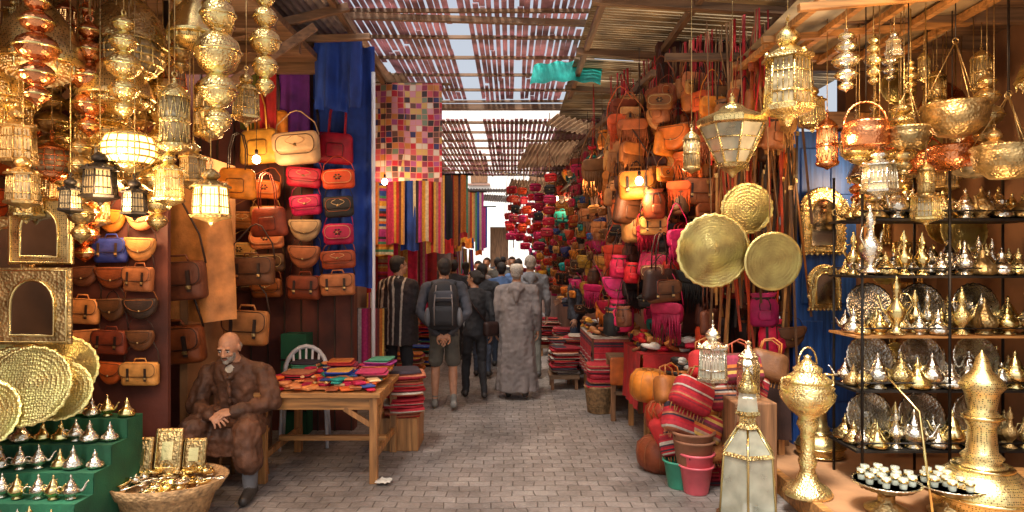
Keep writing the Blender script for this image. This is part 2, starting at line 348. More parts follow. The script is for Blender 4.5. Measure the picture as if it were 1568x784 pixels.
def bag(kind,col,var=0):
    key=(kind,col,var)
    if key in CACHE: return CACHE[key]
    R=random.Random(len(kind)*31+len(col)*7+var*17+ord(col[0]))
    mb=MB(); L='leather_'+col
    D='leather_dark' if col not in('dark','black') else 'leather_cognac'
    q=R.uniform(.9,1.1)
    if kind=='satchel':
        w,h,d=.32*q,.23,.09
        mb.pillow(ro(w,h,.03),d,L)
        mb.pillow(ro(w*1.03,h*.62,.05),.018,L,y0=-d*.98)
        for sx in(-.08,.08):
            mb.box((sx,-d-.025,-h*.5),(.022,.006,h*.55),D)
            mb.box((sx,-d-.03,-h*.66),(.026,.006,.02),'old_brass')
        mb.tube([(x*.97,-d-.019,z*.95-.004) for x,z in ro(w*1.0,h*.6,.05)],.0025,D,4,closed=True)
        mb.tube([(-.06,-.04,-.005),(-.045,-.04,.035),(.045,-.04,.035),(.06,-.04,-.005)],.007,L,6)
        strap(mb,w,.28+.1*(var%2),D,sk=R.uniform(-.05,.05))
    elif kind=='purse':
        w,h,d=.3*q,.19,.055
        mb.pillow(ro(w,h,.04),d,L)
        mb.pillow(ro(w*1.02,h*(.78 if var==0 else .6),.07 if var==0 else .03),.014,L,y0=-d)
        T2='leather_cream' if var!=1 else D
        mb.tube([(x,-d-.017,z-.02) for x,z in ro(w*.86,h*.6,.05)],.0024,T2,4,closed=True)
        if var==0:
            for k in range(6):
                a=k*pi/3; mb.ball((.028*math.cos(a),-d-.016,-h*.4+.022*math.sin(a)),(.012,.004,.009),D,6)
        elif var==1:
            for sx in(-1,1): mb.tube([(sx*(.02+.045*math.sin(t*.8)),-d-.017,-h*.15-.012*t) for t in range(6)],.0025,'leather_cream',4)
        else:
            for k in range(9): mb.ball((w*.085*(k-4),-d-.016,-h*.5-.006*abs(k-4)),(.007,.003,.007),D,5)
            mb.box((0,-d-.018,-h*.6),(.03,.006,h*.4),D)
        mb.ball((0,-d-.019,-h*.42),(.011,.006,.011),'old_brass',8)
        strap(mb,w,.14,L,.004,sk=R.uniform(-.04,.04))
    elif kind=='moon':
        w,h,d=.28*q,.21,.065
        mb.pillow(halfmoon(w,h),d,L); mb.pillow([(x*1.02,z*.66+.004) for x,z in halfmoon(w,h)],.014,L,y0=-d)
        mb.tube([(x*.85,-d-.016,z*.55-.01) for x,z in halfmoon(w,h)],.0025,D,4,closed=True)
        mb.ball((0,-d-.018,-h*.58),(.01,.008,.01),'old_brass',8)
        strap(mb,w,.16,D,.004,sk=R.uniform(-.04,.04))
    elif kind=='tote':
        w,h,d=.34,.32,.09
        mb.pillow(ro(w,h,.05,flare=.18),d,L)
        for y in(-.02,-d*.85):
            mb.tube([(-.09,y,-.03),(-.085,y,.2),(-.05,y+.0,.34),(0,y,.37),(.05,y,.34),(.085,y,.2),(.09,y,-.03)],.007,D if var else L,6)
        mb.pillow(ro(.2,.14,.03),.014,L,y0=-d,M=Matrix.Translation((0,0,-h*.35))); mb.tube([(x*.52,-d-.018,z*.45-.11) for x,z in ro(w,h,.05)],.0025,D,4,closed=True)
    elif kind=='fringe':
        w,h,d=.32,.2,.07
        mb.pillow(ro(w,h,.06),d,L); mb.pillow(ro(w*1.03,h*.55,.05),.014,L,y0=-d)
        for i in range(20):
            x=-w/2+.02+(w-.04)*i/19; l=.13+R.random()*.12
            mb.tube([(x,-d-.005,-h*.5),(x+R.uniform(-.01,.01),-d-.012,-h*.5-l*.6),(x+R.uniform(-.02,.02),-d,-h*.5-l)],.005,L,4)
            mb.tube([(x,-d*.5,-h),(x+R.uniform(-.01,.01),-d*.5,-h-l*.9)],.005,L,4)
        strap(mb,w,.3,L)
    elif kind=='bucket':
        mb.lathe([(.1,-.3),(.125,-.27),(.13,-.1),(.1,-.02),(.12,.02)],L,20,sc=(1,.7),flute=7,fa=.05)
        mb.lathe([(.103,-.05),(.108,-.035),(.103,-.02)],D,14,sc=(1,.72))
        for x in(-.03,.03): mb.tube([(x,-.075,-.03),(x*1.6,-.09,-.1),(x*1.4,-.085,-.15)],.005,D,5)
        strap(mb,.2,.42,D,.007,y=0)
        mb.pillow(ro(.12,.1,.03),.03,L,y0=-.08,M=Matrix.Translation((0,0,-.14)))
    elif kind=='coin':
        w,h,d=.17*q,.13,.045
        mb.pillow(ro(w,h,.035),d,L); mb.pillow(ro(w*1.02,h*.6,.05),.01,L,y0=-d)
        mb.ball((0,-d-.012,-h*.5),(.01,.006,.01),'old_brass',6); strap(mb,w,.3,D,.0035)
    me=mb.mesh(kind+'_bag'); CACHE[key]=me; return me
BN=dict(satchel='leather_satchel',purse='tooled_leather_purse',moon='half_moon_purse',tote='leather_tote_bag',fringe='fringed_leather_bag',bucket='drawstring_bucket_bag',coin='small_shoulder_bag')
def hang(kind,col,x,y,z,n=(0,-1),sc=1,var=None,jit=.12):
    rz=math.atan2(n[1],n[0])+pi/2+rnd.uniform(-jit,jit)
    if var is None: var=rnd.randint(0,2) if kind=='purse' else rnd.randint(0,1)
    s=(sc*rnd.uniform(.92,1.07),sc,sc*rnd.uniform(.88,1.08))
    return put(BN[kind],bag(kind,col,var),(x,y,z),rz,s,ry=rnd.uniform(-.09,.09),rx=rnd.uniform(-.05,.1))

# ------------------------------------------------------------------ metalwork
def ring(mb,c,r,t,mat):
    mb.tube([(c[0]+r*math.cos(2*pi*i/10),c[1],c[2]+r*math.sin(2*pi*i/10)) for i in range(10)],t,mat,5,closed=True)
def lantern(kind,h,body='brass',pane='pane',chain=.5,wf=1.0):
    mb=MB(); S=Matrix.Diagonal((h*wf,h*wf,h,1))
    def la(p,m,n=12,sm=True,**k): mb.lathe(p,m,n,M=S,smooth=sm,**k)
    ring(mb,(0,0,-.02*h),.03*h,.006*h+.001,body)
    if chain: mb.tube([(0,0,0),(0,0,chain)],.0035,'old_brass',4)
    if kind=='hex':
        la([(0,-.05),(.025,-.07),(.012,-.1),(.05,-.13),(.1,-.18),(.11,-.23),(.07,-.28)],'pierced' if body=='brass' else body)
        la([(.07,-.28),(.2,-.36),(.235,-.38),(.235,-.405),(.17,-.41)],body,6,False)
        la([(.18,-.41),(.2,-.8)],pane,6,False)
        for i in range(6):
            a=2*pi*i/6; c,s=math.cos(a),math.sin(a); c2,s2=math.cos(a+pi/3),math.sin(a+pi/3)
            mb.tube([(.185*c,.185*s,-.41),(.207*c,.207*s,-.8)],.014,body,4,M=S)
            mb.tube([(.19*c,.19*s,-.52),(.19*c2,.19*s2,-.52)],.01,body,4,M=S)
            mb.tube([(.202*c,.202*s,-.7),(.202*c2,.202*s2,-.7)],.01,body,4,M=S)
            mx,my=(c+c2)/2,(s+s2)/2
            mb.tube([(.19*mx,.19*my,-.43),(.2*mx,.2*my,-.79)],.007,body,4,M=S)
            for t in(.0,.5): 
                q=Vector((c,s)).lerp(Vector((c2,s2)),.25+t); mb.tube([(.188*q.x,.188*q.y,-.43),(.2*q.x,.2*q.y,-.79)],.005,body,4,M=S)
            mb.ball((.215*mx,.215*my,-.36),(.03,.03,.03),body,6,M=S)
        la([(.2,-.8),(.24,-.82),(.235,-.86),(.12,-.9),(.04,-.94),(.03,-.97),(0,-1)],body,6,False)
    elif kind=='cyl':
        la([(0,-.05),(.03,-.08),(.02,-.12),(.12,-.2),(.17,-.27),(.18,-.31)],body)
        la([(.155,-.31),(.155,-.86)],pane,14)
        for i in range(12):
            a=2*pi*i/12; mb.tube([(.16*math.cos(a+.5*t),.16*math.sin(a+.5*t),-.31-.55*t) for t in(0,.25,.5,.75,1)],.008,body,4,M=S)
            mb.tube([(.16*math.cos(a-.5*t),.16*math.sin(a-.5*t),-.31-.55*t) for t in(0,.25,.5,.75,1)],.008,body,4,M=S)
        la([(.155,-.55),(.175,-.57),(.175,-.6),(.155,-.62)],body,14)
        la([(.155,-.85),(.19,-.87),(.17,-.92),(.06,-.96),(0,-1)],body,14)
    elif kind=='balls':
        p=[(0,-.03)]; z=-.05; seq=[.1,.13,.17,.14,.1]; tot=sum(seq); k=.92/(2*tot)*2
        for r in seq:
            hh=r*k
            for t in range(0,7):
                a=pi*t/6; p.append((max(.03,r*math.sin(a)),z-hh*(1-math.cos(a))/2))
            z-=hh
        p.append((0,-1)); la(p,body,16)
        z=-.05
        for r in seq:
            hh=r*k; mb.lathe([(r*.98,z-hh/2+.012),(r*1.08,z-hh/2),(r*.98,z-hh/2-.012)],'brass_smooth',16,M=S); z-=hh
    elif kind=='dome':
        la([(0,-.1),(.05,-.12),(.04,-.2),(.16,-.3),(.34,-.5),(.43,-.75),(.45,-.8),(.42,-.82),(.4,-.78)],body,20,flute=10,fa=.02)
        la([(.41,-.8),(.33,-.9),(.12,-.98),(0,-1.0)],pane,20)
        for i in range(14):
            a=2*pi*i/14; mb.ball((.42*math.cos(a),.42*math.sin(a),-.86),(.02,.02,.05),'brass_smooth',6,M=S)
    elif kind=='crown':
        la([(0,-.05),(.04,-.1),(.03,-.2),(.2,-.3),(.36,-.38)],body,16)
        la([(.34,-.38),(.4,-.5),(.4,-.68),(.3,-.8)],pane,16)
        for zz,rr in((-.38,.36),(-.5,.41),(-.6,.415),(-.7,.4),(-.8,.31)):
            la([(rr,zz+.015),(rr+.03,zz),(rr,zz-.015)],body,16)
        for i in range(16):
            a=2*pi*i/16; c,s=math.cos(a),math.sin(a)
            mb.tube([(.36*c,.36*s,-.38),(.42*c,.42*s,-.52),(.42*c,.42*s,-.68),(.31*c,.31*s,-.8)],.012,body,4,M=S)
        la([(.3,-.8),(.18,-.9),(.05,-.95),(0,-1)],body,16)
    elif kind=='pyramid':
        la([(0,-.02),(.05,-.05),(.04,-.1),(.16,-.16),(.2,-.2)],body,8,False)
        la([(.2,-.2),(.46,-.3),(.5,-.33),(.5,-.38),(.46,-.4)],'pierced',8,False)
        la([(.44,-.4),(.2,-.82)],pane,8,False)
        for i in range(8):
            a=2*pi*i/8; c,s=math.cos(a),math.sin(a); mb.tube([(.455*c,.455*s,-.4),(.21*c,.21*s,-.82)],.014,body,4,M=S)
            for t in(.35,.7):
                r=.455-.245*t; a2=a+pi/4; mb.tube([(r*c,r*s,-.4-.42*t),(r*math.cos(a2),r*math.sin(a2),-.4-.42*t)],.009,body,4,M=S)
        la([(.2,-.82),(.24,-.84),(.2,-.88),(.08,-.93),(0,-1)],body,8,False)
    return mb
LN=dict(hex='hexagonal_brass_lantern',cyl='lattice_brass_lantern',balls='tiered_brass_pendant',dome='brass_dome_lamp',crown='brass_chandelier_lamp',pyramid='octagonal_brass_lantern')
def hlan(kind,x,y,z,h,body='brass',pane='pane',wf=1.0,top=3.5):
    return put(LN[kind],lantern(kind,h,body,pane,max(.05,top-z),wf),(x,y,z),rnd.uniform(0,2))
def teapot(body='silver'):
    k=('tp',body)
    if k in CACHE: return CACHE[k]
    mb=MB()
    mb.lathe([(.05,0),(.055,.008),(.035,.02),(.04,.03),(.075,.06),(.08,.085),(.068,.115),(.045,.135),(.048,.142),(.04,.15),(.03,.175),(.012,.2),(.008,.21),(.014,.22),(.008,.232),(0,.245)],body,14,flute=8,fa=.02)
    mb.tube([(.06,0,.06),(.1,0,.075),(.12,0,.115),(.135,0,.15),(.155,0,.16)],.01,body,7,rr=[.018,.015,.011,.008,.007])
    mb.tube([(-.06,0,.12),(-.1,0,.135),(-.125,0,.11),(-.12,0,.07),(-.075,0,.055)],.006,body,6)
    CACHE[k]=mb.mesh('teapot'); return CACHE[k]
def ewer(body='silver'):
    k=('ew',body)
    if k in CACHE: return CACHE[k]
    mb=MB()
    mb.lathe([(.07,0),(.075,.01),(.03,.04),(.025,.08),(.06,.12),(.08,.17),(.075,.21),(.03,.27),(.022,.34),(.04,.36),(.03,.38),(.035,.4),(.01,.45),(.014,.465),(0,.49)],body,16)
    mb.tube([(.07,0,.16),(.11,0,.2),(.13,0,.28),(.15,0,.33)],.01,body,7,rr=[.018,.012,.009,.007])
    mb.tube([(-.03,0,.34),(-.09,0,.33),(-.12,0,.26),(-.07,0,.18)],.006,body,6)
    CACHE[k]=mb.mesh('ewer'); return CACHE[k]
def box_tagine(body='silver'):
    k=('tg',body)
    if k in CACHE: return CACHE[k]
    mb=MB()
    mb.lathe([(.045,0),(.065,.01),(.07,.03),(.062,.036),(.066,.045),(.04,.065),(.02,.095),(.016,.105),(.022,.115),(.008,.13),(.004,.15),(0,.155)],body,14)
    CACHE[k]=mb.mesh('dish'); return CACHE[k]
def tray(r,scal=True,mat='brass_engraved'):
    mb=MB(); n=48
    fl=dict(flute=24,fa=.02) if scal else {}
    mb.lathe([(0,-.012),(r*.35,-.012)],mat,n); 
    mb.lathe([(r*.34,-.0125),(r*.36,-.006),(r*.38,-.0125),(r*.7,-.012),(r*.72,-.004),(r*.74,-.010),(r*.8,-.006),(r*.93,.018)],mat,n)
    mb.lathe([(r*.93,.018),(r,.02),(r,.014),(r*.93,.008),(r*.78,-.02),(0,-.022)],mat,n,**fl)
    return mb

# ------------------------------------------------------------------ cloth
def cloth(w,h,mat,amp=.03,k=9,nu=40,nv=14,flare=.0,ph=None):
    ph=rnd.random()*6 if ph is None else ph; mb=MB()
    def f(u,v):
        x=(u-.5)*w*(1+flare*v); z=-v*h
        y=amp*(.35+.65*v)*(math.sin(u*k*2+ph+.7*math.sin(v*3+ph))+.5*math.sin(u*k*4.3+ph*2+v))
        return (x,y,z+.012*math.sin(u*7+ph)*v)
    mb.sheet(f,nu,nv,mat)
    mb.sheet(lambda u,v:(lambda p:(p[0],p[1]+.006,p[2]))(f(1-u,v)),nu,nv,mat)
    return mb

# ================================================================== SETTING
g=MB(); g.sheet(lambda u,v:(-60+120*u,-40+160*v,0),1,1,'paving',False); put('ground',g)
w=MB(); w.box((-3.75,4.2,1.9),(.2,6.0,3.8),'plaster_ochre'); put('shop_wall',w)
w=MB(); w.box((-2.62,6.72,1.95),(2.02,.16,3.9),'maroon_board')
for i in range(12): w.box((-3.5+.17*i,6.63,1.95),(.012,.02,3.9),'leather_dark')
put('board_partition_wall',w)
w=MB(); w.box((-2.75,4.5,3.66),(1.8,3.9,.06),'wood_x')
for i in range(7): w.box((-2.75,2.7+.6*i,3.58),(1.8,.07,.1),'wood_x')
put('shop_ceiling',w)
w=MB(); w.box((-2.6,5.62,1.3),(.06,.9,2.6),'plaster_warm'); put('side_pier_wall',w)
w=MB(); w.box((-2.15,17,2.3),(.3,20.2,4.6),'plaster_pink'); put('alley_wall',w)
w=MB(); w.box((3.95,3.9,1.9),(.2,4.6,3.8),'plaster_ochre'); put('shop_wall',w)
w=MB(); w.box((3.45,6.0,1.9),(.85,.16,3.8),'plaster_warm'); put('shop_back_wall',w)
w=MB(); w.box((2.0,6.55,1.95),(1.1,.14,3.9),'maroon_board')
for i in range(7): w.box((1.5+.165*i,6.47,1.95),(.012,.02,3.9),'leather_dark')
put('board_partition_wall',w)
w=MB(); w.box((3.1,4.5,3.56),(1.5,3.6,.06),'wood_x')
for i in range(6): w.box((3.1,2.9+.6*i,3.48),(1.5,.07,.1),'wood_x')
put('shop_ceiling',w)
RW=[(1.5,6.6),(1.6,8),(1.45,10),(1.35,14),(1.1,20),(.9,26)]
w=MB()
for a,b in zip(RW,RW[1:]):
    w.beam((a[0]+.1,a[1],2.15),(b[0]+.1,b[1]+.02,2.15),.2,4.3,'plaster_pink')
put('alley_wall',w)
# far end building closing the alley view
w=MB()
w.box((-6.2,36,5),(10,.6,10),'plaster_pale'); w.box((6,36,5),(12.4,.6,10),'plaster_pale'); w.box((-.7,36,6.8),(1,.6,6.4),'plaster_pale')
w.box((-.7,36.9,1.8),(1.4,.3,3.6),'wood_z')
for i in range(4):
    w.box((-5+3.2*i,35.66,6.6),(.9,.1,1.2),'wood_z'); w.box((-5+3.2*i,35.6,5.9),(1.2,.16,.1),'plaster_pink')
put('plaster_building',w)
w=MB(); w.box((2.74,5.72,1.5),(.52,.06,2.7),'blue_door')
for sx in(-.13,.13):
    for zz,hh in((.85,.7),(1.75,.8),(2.5,.4)): w.box((2.74+sx,5.685,zz),(.19,.02,hh),'blue_door')
w.box((2.45,5.7,1.5),(.05,.14,3.0),'blue_door'); w.box((3.04,5.7,1.5),(.08,.16,3.0),'table_z'); w.box((2.74,5.7,2.95),(.7,.15,.12),'wood_x')
put('blue_wooden_door',w,bevel=.006)
w=MB(); w.box((2.95,4.75,.07),(1.9,2.5,.14),'plaster_warm'); w.box((1.99,4.75,.075),(.06,2.5,.15),'table_x'); w.box((2.95,3.49,.075),(1.98,.06,.15),'table_x')
put('raised_shop_floor',w,bevel=.008)

rr=random.Random(3)
def slats(x0,x1,y0,y1,z,pitch,wd,miss,gaps=()):
    s=MB(); x=x0
    while x<x1:
        y=y0
        while y<y1-.05:
            y2=min(y1,y+rr.uniform(1.5,3.4))
            if rr.random()>miss and not any(g_[0]<x<g_[1] and y2>g_[2] and y<g_[3] for g_ in gaps):
                dx=rr.uniform(-.014,.014); zz=z+rr.uniform(-.012,.012)
                s.beam((x,y,zz),(x+dx,y2-.02,zz+rr.uniform(-.02,.02)),wd*rr.uniform(.85,1.12),.012,'slat')
            y=y2
        x+=pitch*rr.uniform(.9,1.1)
    put('slatted_canopy',s)
slats(-2.1,.8,1.6,10.1,4.22,.073,.054,.012,((-.7,-.5,7.2,10.1),))  # near end added out of view to keep direct sun off the near paving
slats(-2.0,1.4,10.4,17.2,3.98,.075,.055,.03,((-.72,-.5,10,13),))
s=MB()
for i in range(12):
    y=2.0+.74*i; s.beam((-2.2,y,4.19),(1.0,y+rr.uniform(-.06,.06),4.19),.04,.035,'wood_x')
for i in range(9):
    y=10.5+.8*i; s.beam((-2.0,y,3.95),(1.4,y+rr.uniform(-.06,.06),3.95),.045,.04,'wood_x')
s.beam((-2.1,6.3,4.1),(1.5,6.6,4.1),.05,.06,'wood_x'); s.beam((-2.1,10.1,4.1),(1.5,10.1,4.1),.07,.09,'wood_x')
put('canopy_battens',s)
s=MB()
for i in range(66):
    y=4.4+i*.062
    if rr.random()>.05: s.beam((.7,y,3.98),(3.7,y+rr.uniform(-.03,.03),3.8),.05,.016,'reed')
for i in range(140):
    y=8.5+i*.062
    s.beam((.75,y,4.06),(1.75,y+rr.uniform(-.03,.03),4.06),.055,.016,'reed')
for xx in(.75,1.5,2.25,3.0): s.beam((xx,4.4,3.9-.055*(xx-.5)-.03),(xx,8.5,3.9-.055*(xx-.5)-.03),.05,.06,'wood_y')
for yy in (5.3,6.6,8.0): s.beam((.65,yy,3.84),(3.6,yy,3.66),.06,.06,'wood_x')
put('reed_mat_awning',s)
def corr(name,w_,l_,mat,loc,rx,ry,rz,amp=.018,pitch=.076):
    mb=MB(); nu=int(w_/pitch*6)
    mb.sheet(lambda u,v:((u-.5)*w_,(v-.5)*l_,amp*math.sin(u*w_/pitch*2*pi)),nu,2,mat)
    return put(name,mb,loc,rz,1,rx,ry)
corr('corrugated_roof_sheet',1.1,3.0,'tin',(-2.0,6.5,3.98),.02,.12,0)
corr('corrugated_roof_sheet',.9,2.4,'tin',(-1.75,9.2,4.05),0,.1,0)
for (x,y,z,ww,ll,a,b_,cc) in [(1.0,9.0,3.55,1.0,1.3,.1,.2,.1),(.8,10.9,3.5,1.3,1.4,-.14,-.1,.15),(.4,13.2,3.45,1.4,1.5,.12,.12,-.15),(.6,15.3,3.4,1.4,1.6,-.12,.05,.1),
        (-.9,18.3,3.7,1.5,1.6,.05,.0,.1),(.3,18.8,3.6,1.0,1.6,.1,-.1,.1),(-.8,21.5,3.8,1.5,1.4,-.06,.05,.1)]:
    corr('corrugated_roof_sheet',ww,ll,'tin',(x,y,z),a,b_,cc)
w=MB(); w.sheet(lambda u,v:(.2+.8*u+.06*v,7.4+.25*v,3.72+.012*math.sin(u*23)+.04*math.sin(u*3)+.3*v),20,4,'teal_sheet'); put('teal_plastic_sheet',w)
s=MB()
s.beam((-3.2,5.35,3.35),(-1.4,5.6,3.9),.05,.07,'wood_x'); s.beam((-2.9,6.1,3.76),(-1.3,6.0,3.78),.05,.06,'wood_x')
s.beam((-2.2,5.0,3.05),(-1.6,5.3,3.62),.05,.07,'wood_x'); s.beam((-1.5,5.2,3.9),(-1.6,8.6,3.92),.05,.06,'wood_y')
put('awning_timbers',s,bevel=.005)
s=MB()
for i in range(5): s.beam((1.95+.32*i,4.1,3.36+.03*i),(1.85+.32*i,5.3,3.28+.03*i),.045,.045,'table_x')
for yy in(4.1,4.7,5.3): s.beam((1.8,yy,3.31),(3.3,yy,3.44),.045,.045,'table_x')
s.sheet(lambda u,v:(1.85+1.5*u,4.1+1.2*v,3.42+.1*u-.05*v),1,1,'reed',False)
put('wooden_awning_frame',s)
s=MB()
s.beam((2.34,5.6,0.14),(2.34,5.6,3.6),.05,.05,'wood_z'); s.beam((1.3,5.55,3.45),(3.1,5.5,3.45),.05,.06,'wood_x')
s.beam((1.3,6.0,3.45),(.95,10,3.4),.05,.06,'wood_y'); s.beam((1.05,7,2.95),(.85,12,2.95),.03,.03,'iron')
put('hanging_rail_frame',s)
for (x,y) in((-2.45,4.62),(-1.38,6.5)):
    s=MB(); s.lathe([(.02,0),(.02,3.6)],'iron' if x<-2 else 'plastic_white',8); put('awning_pole',s,(x,y,0))

# ================================================================== LEFT STALL
for z,k,c in [(2.42,'purse','orange'),(2.17,'purse','tan'),(1.94,'purse','apricot'),(1.71,'purse','brown'),(1.47,'purse','cognac')]: hang(k,c,-2.38,6.35,z+.08,sc=1.05,jit=.08)
hang('tote','mustard',-2.42,6.3,2.98,sc=1.05)
hang('tote','orange',-2.35,6.42,3.2,sc=1.0)
hang('purse','cream',-2.02,6.15,2.92,sc=1.5,jit=.03,var=1)
for z,k,c in [(2.62,'purse','red'),(2.36,'purse','crimson'),(2.12,'moon','cream'),(1.86,'moon','tan'),(1.58,'satchel','cognac')]: hang(k,c,-2.0,6.35,z,sc=1.05,jit=.08)
for z,k,c in [(2.6,'purse','red'),(2.34,'purse','black'),(2.08,'purse','crimson'),(1.82,'purse','cognac'),(1.6,'satchel','tan')]: hang(k,c,-1.67,6.3,z,sc=1.0,jit=.08)
hang('tote','crimson',-2.0,6.5,3.0,sc=.9); hang('tote','crimson',-1.72,6.45,2.98,sc=.9)
for x,z,c in [(-2.62,2.2,'cognac'),(-2.64,1.9,'tan'),(-2.66,1.6,'brown')]: hang('purse',c,x,6.4,z)
put('blue_hanging_cloth',cloth(.62,2.4,'cloth_blue',.05,7),(-1.68,6.53,3.86))
put('blue_hanging_cloth',cloth(.46,.7,'cloth_blue',.07,6),(-1.66,6.2,3.86))
put('purple_hanging_cloth',cloth(.3,.9,'cloth_purple',.03,4),(-2.12,6.35,3.8))
put('green_hanging_cloth',cloth(.3,.8,'cloth_olive',.03,4),(-2.5,6.35,3.8))
put('red_hanging_cloth',cloth(.16,.9,'cloth_red',.02,3),(-2.35,6.28,3.7))
put('hanging_leather_hide',cloth(.5,1.1,'leather_apricot',.05,3,flare=.3),(-2.5,5.15,2.35))
hang('satchel','brown',-2.52,4.98,1.72,sc=1.35,jit=.03); hang('satchel','cognac',-2.62,5.1,1.22,sc=1.4,jit=.03)
hang('satchel','tan',-2.25,5.6,1.3,sc=1.2,jit=.03); hang('satchel','brown',-2.22,5.6,1.75,sc=1.1,jit=.03)
hang('tote','orange',-2.3,5.5,2.5,sc=.8); hang('tote','cognac',-2.15,5.8,2.2,sc=.8)
cc=['tan','cognac','dark','orange','brown','navy','apricot','cognac','tan','brown']
w=MB(); w.box((-2.8,4.62,1.5),(.75,.04,2.7),'maroon_board'); put('display_board',w)
for j,z in enumerate([2.08,1.88,1.68,1.46,1.24,1.02]):
    for i,x in enumerate([-2.98,-2.78,-2.58]):
        hang('moon' if (i*2+j)%3 else 'satchel',cc[(i*3+j*2)%10],x,4.56,z,sc=.72,jit=.1)
for j in range(8):
    for i in range(4): hang(rnd.choice(['purse','moon','satchel']),rnd.choice(['tan','orange','cognac','red','brown']),-3.55,3.6+.42*i,3.2-.33*j,n=(1,-.35),sc=.95)
def arch(w,h,n=12):
    pts=[(-w/2,-h),(w/2,-h),(w/2,-w*.55)]
    for i in range(1,n):
        a=pi*i/n; pts.append((w/2*math.cos(a),-w*.55+w*.55*math.sin(a)**.8))
    pts.append((-w/2,-w*.55)); return pts
def arch_mirror(name,w,h,loc,rz=0,square=True,frame='brass'):
    mb=MB()
    o=[(w/2,0),(-w/2,0),(-w/2,-h),(w/2,-h)] if square else arch(w,h)
    n=len(o)
    mb.pillow(o,.03,frame,puff=.95,smooth=False)
    i_=[(x*.58,z*.72-h*.16) for x,z in arch(w,h)]
    mb.add([(x,-.036,z) for x,z in i_],[list(range(len(i_)))],'mirror',False)
    mb.tube([(x,-.037,z) for x,z in i_],.009,'brass_smooth',5,closed=True)
    mb.tube([(x*.9,-.033,z*.93-h*.035) for x,z in o],.006,'brass_smooth',5,closed=True)
    if not square:
        for k in range(0,n):
            a=o[k];b=o[(k+1)%n]
            for t in(0,.5) if k>1 else (0,.125,.25,.375,.5,.625,.75,.875): mb.ball((a[0]+(b[0]-a[0])*t,-.015,a[1]+(b[1]-a[1])*t),.016,frame,6)
    return put(name,mb,loc,rz)
arch_mirror('brass_framed_mirror',.44,.46,(-2.88,3.95,1.68),.05,frame='old_brass')
arch_mirror('brass_framed_mirror',.38,.4,(-2.86,3.98,2.1),.05,frame='pierced')
arch_mirror('brass_framed_mirror',.3,.45,(-3.15,4.1,2.0),.1,frame='old_brass')
arch_mirror('arched_brass_mirror',.38,.56,(2.66,5.6,2.34),0,False)
arch_mirror('arched_brass_mirror',.26,.36,(2.6,5.45,1.68),0,False)
for x,y,z,r,t in [(-3.1,4.0,1.0,.24,.2),(-2.98,3.93,.97,.24,.25),(-2.86,3.87,.98,.24,.3),(-3.2,3.85,.86,.22,.3),(-2.82,4.1,1.05,.2,.15),(-3.05,3.78,.83,.2,.35),(-2.75,3.98,.93,.18,.3)]:
    put('engraved_brass_plate',tray(r,True),(x,y,z),.25+rnd.uniform(-.2,.2),1,rx=pi/2-t)
w=MB()
for i in range(5):
    w.box((-2.98,3.62+.17*i,(.22+.12*i)/2),(1.0,.17,.22+.12*i),'cloth_green')
    w.sheet(lambda u,v,i=i:(-3.48+1.0*u,3.53+.17*i-.006-.008*math.sin(u*60),(.22+.12*i)*(1-v)+.004),60,1,'cloth_green')
put('green_display_stand',w)
for i in range(5):
    for j in range(9):
        x=-3.42+.11*j+rnd.uniform(-.015,.015); y=3.62+.17*i+rnd.uniform(-.02,.02); z=.225+.12*i
        k=rnd.random(); m='brass_smooth' if rnd.random()<.3 else 'silver'
        if k<.3: put('silver_teapot' if m=='silver' else 'brass_teapot',teapot(m),(x,y,z),rnd.uniform(-.6,.6),.58)
        else: put('silver_sugar_dish' if m=='silver' else 'brass_sugar_dish',box_tagine(m),(x,y,z),0,rnd.uniform(.72,.95))
w=MB(); w.lathe([(0,.24),(.3,.24),(.36,.3),(.38,.3),(.33,.22),(.3,.2),(.24,.02),(.2,0)][::-1],'wicker',28)
put('wicker_tray_basket',w,(-2.28,4.3,0),0,(1.05,.85,1))
w=MB(); R=random.Random(5)
for i in range(70):
    a=R.uniform(0,2*pi); r=.32*math.sqrt(R.random()); M=Matrix.Translation((r*math.cos(a),.8*r*math.sin(a),.265+R.random()*.05))@Matrix.Rotation(R.uniform(0,6),4,'Z')@Matrix.Rotation(R.uniform(-.5,.5),4,'X')
    mt=R.choice(['brass_smooth','silver','brass_smooth','silver'])
    if i%3==0: w.lathe([(.02,-.01),(.045,0),(.055,.015),(.05,.017),(.04,.004),(0,.0)],mt,12,M=M)
    elif i%3==1:
        w.tube([(-.07,0,0),(.03,0,.005)],.006,mt,5,M=M); w.ball((.055,0,.002),(.032,.022,.008),mt,8,M=M)
    else: w.ball((0,0,0),(.035,.03,.022),mt,8,M=M); w.lathe([(.012,.018),(.006,.03),(0,.04)],mt,6,M=M)
put('brass_trinkets',w,(-2.28,4.3,0))
for x,y,hh,ww in [(-2.5,4.42,.26,.16),(-2.35,4.5,.3,.18),(-2.2,4.55,.22,.16),(-2.56,4.25,.2,.13)]:
    w=MB(); w.pillow(ro(ww,hh,.01),.02,'old_brass',puff=.95); w.tube([(a*.8,-.024,b*.8-.02) for a,b in ro(ww,hh,.01)],.004,'brass_smooth',4,closed=True); w.box((0,-.024,-hh/2),(ww*.4,.004,hh*.4),'brass_smooth')
    put('brass_photo_frame',w,(x,y,.27+hh),.1,1,rx=-.25)

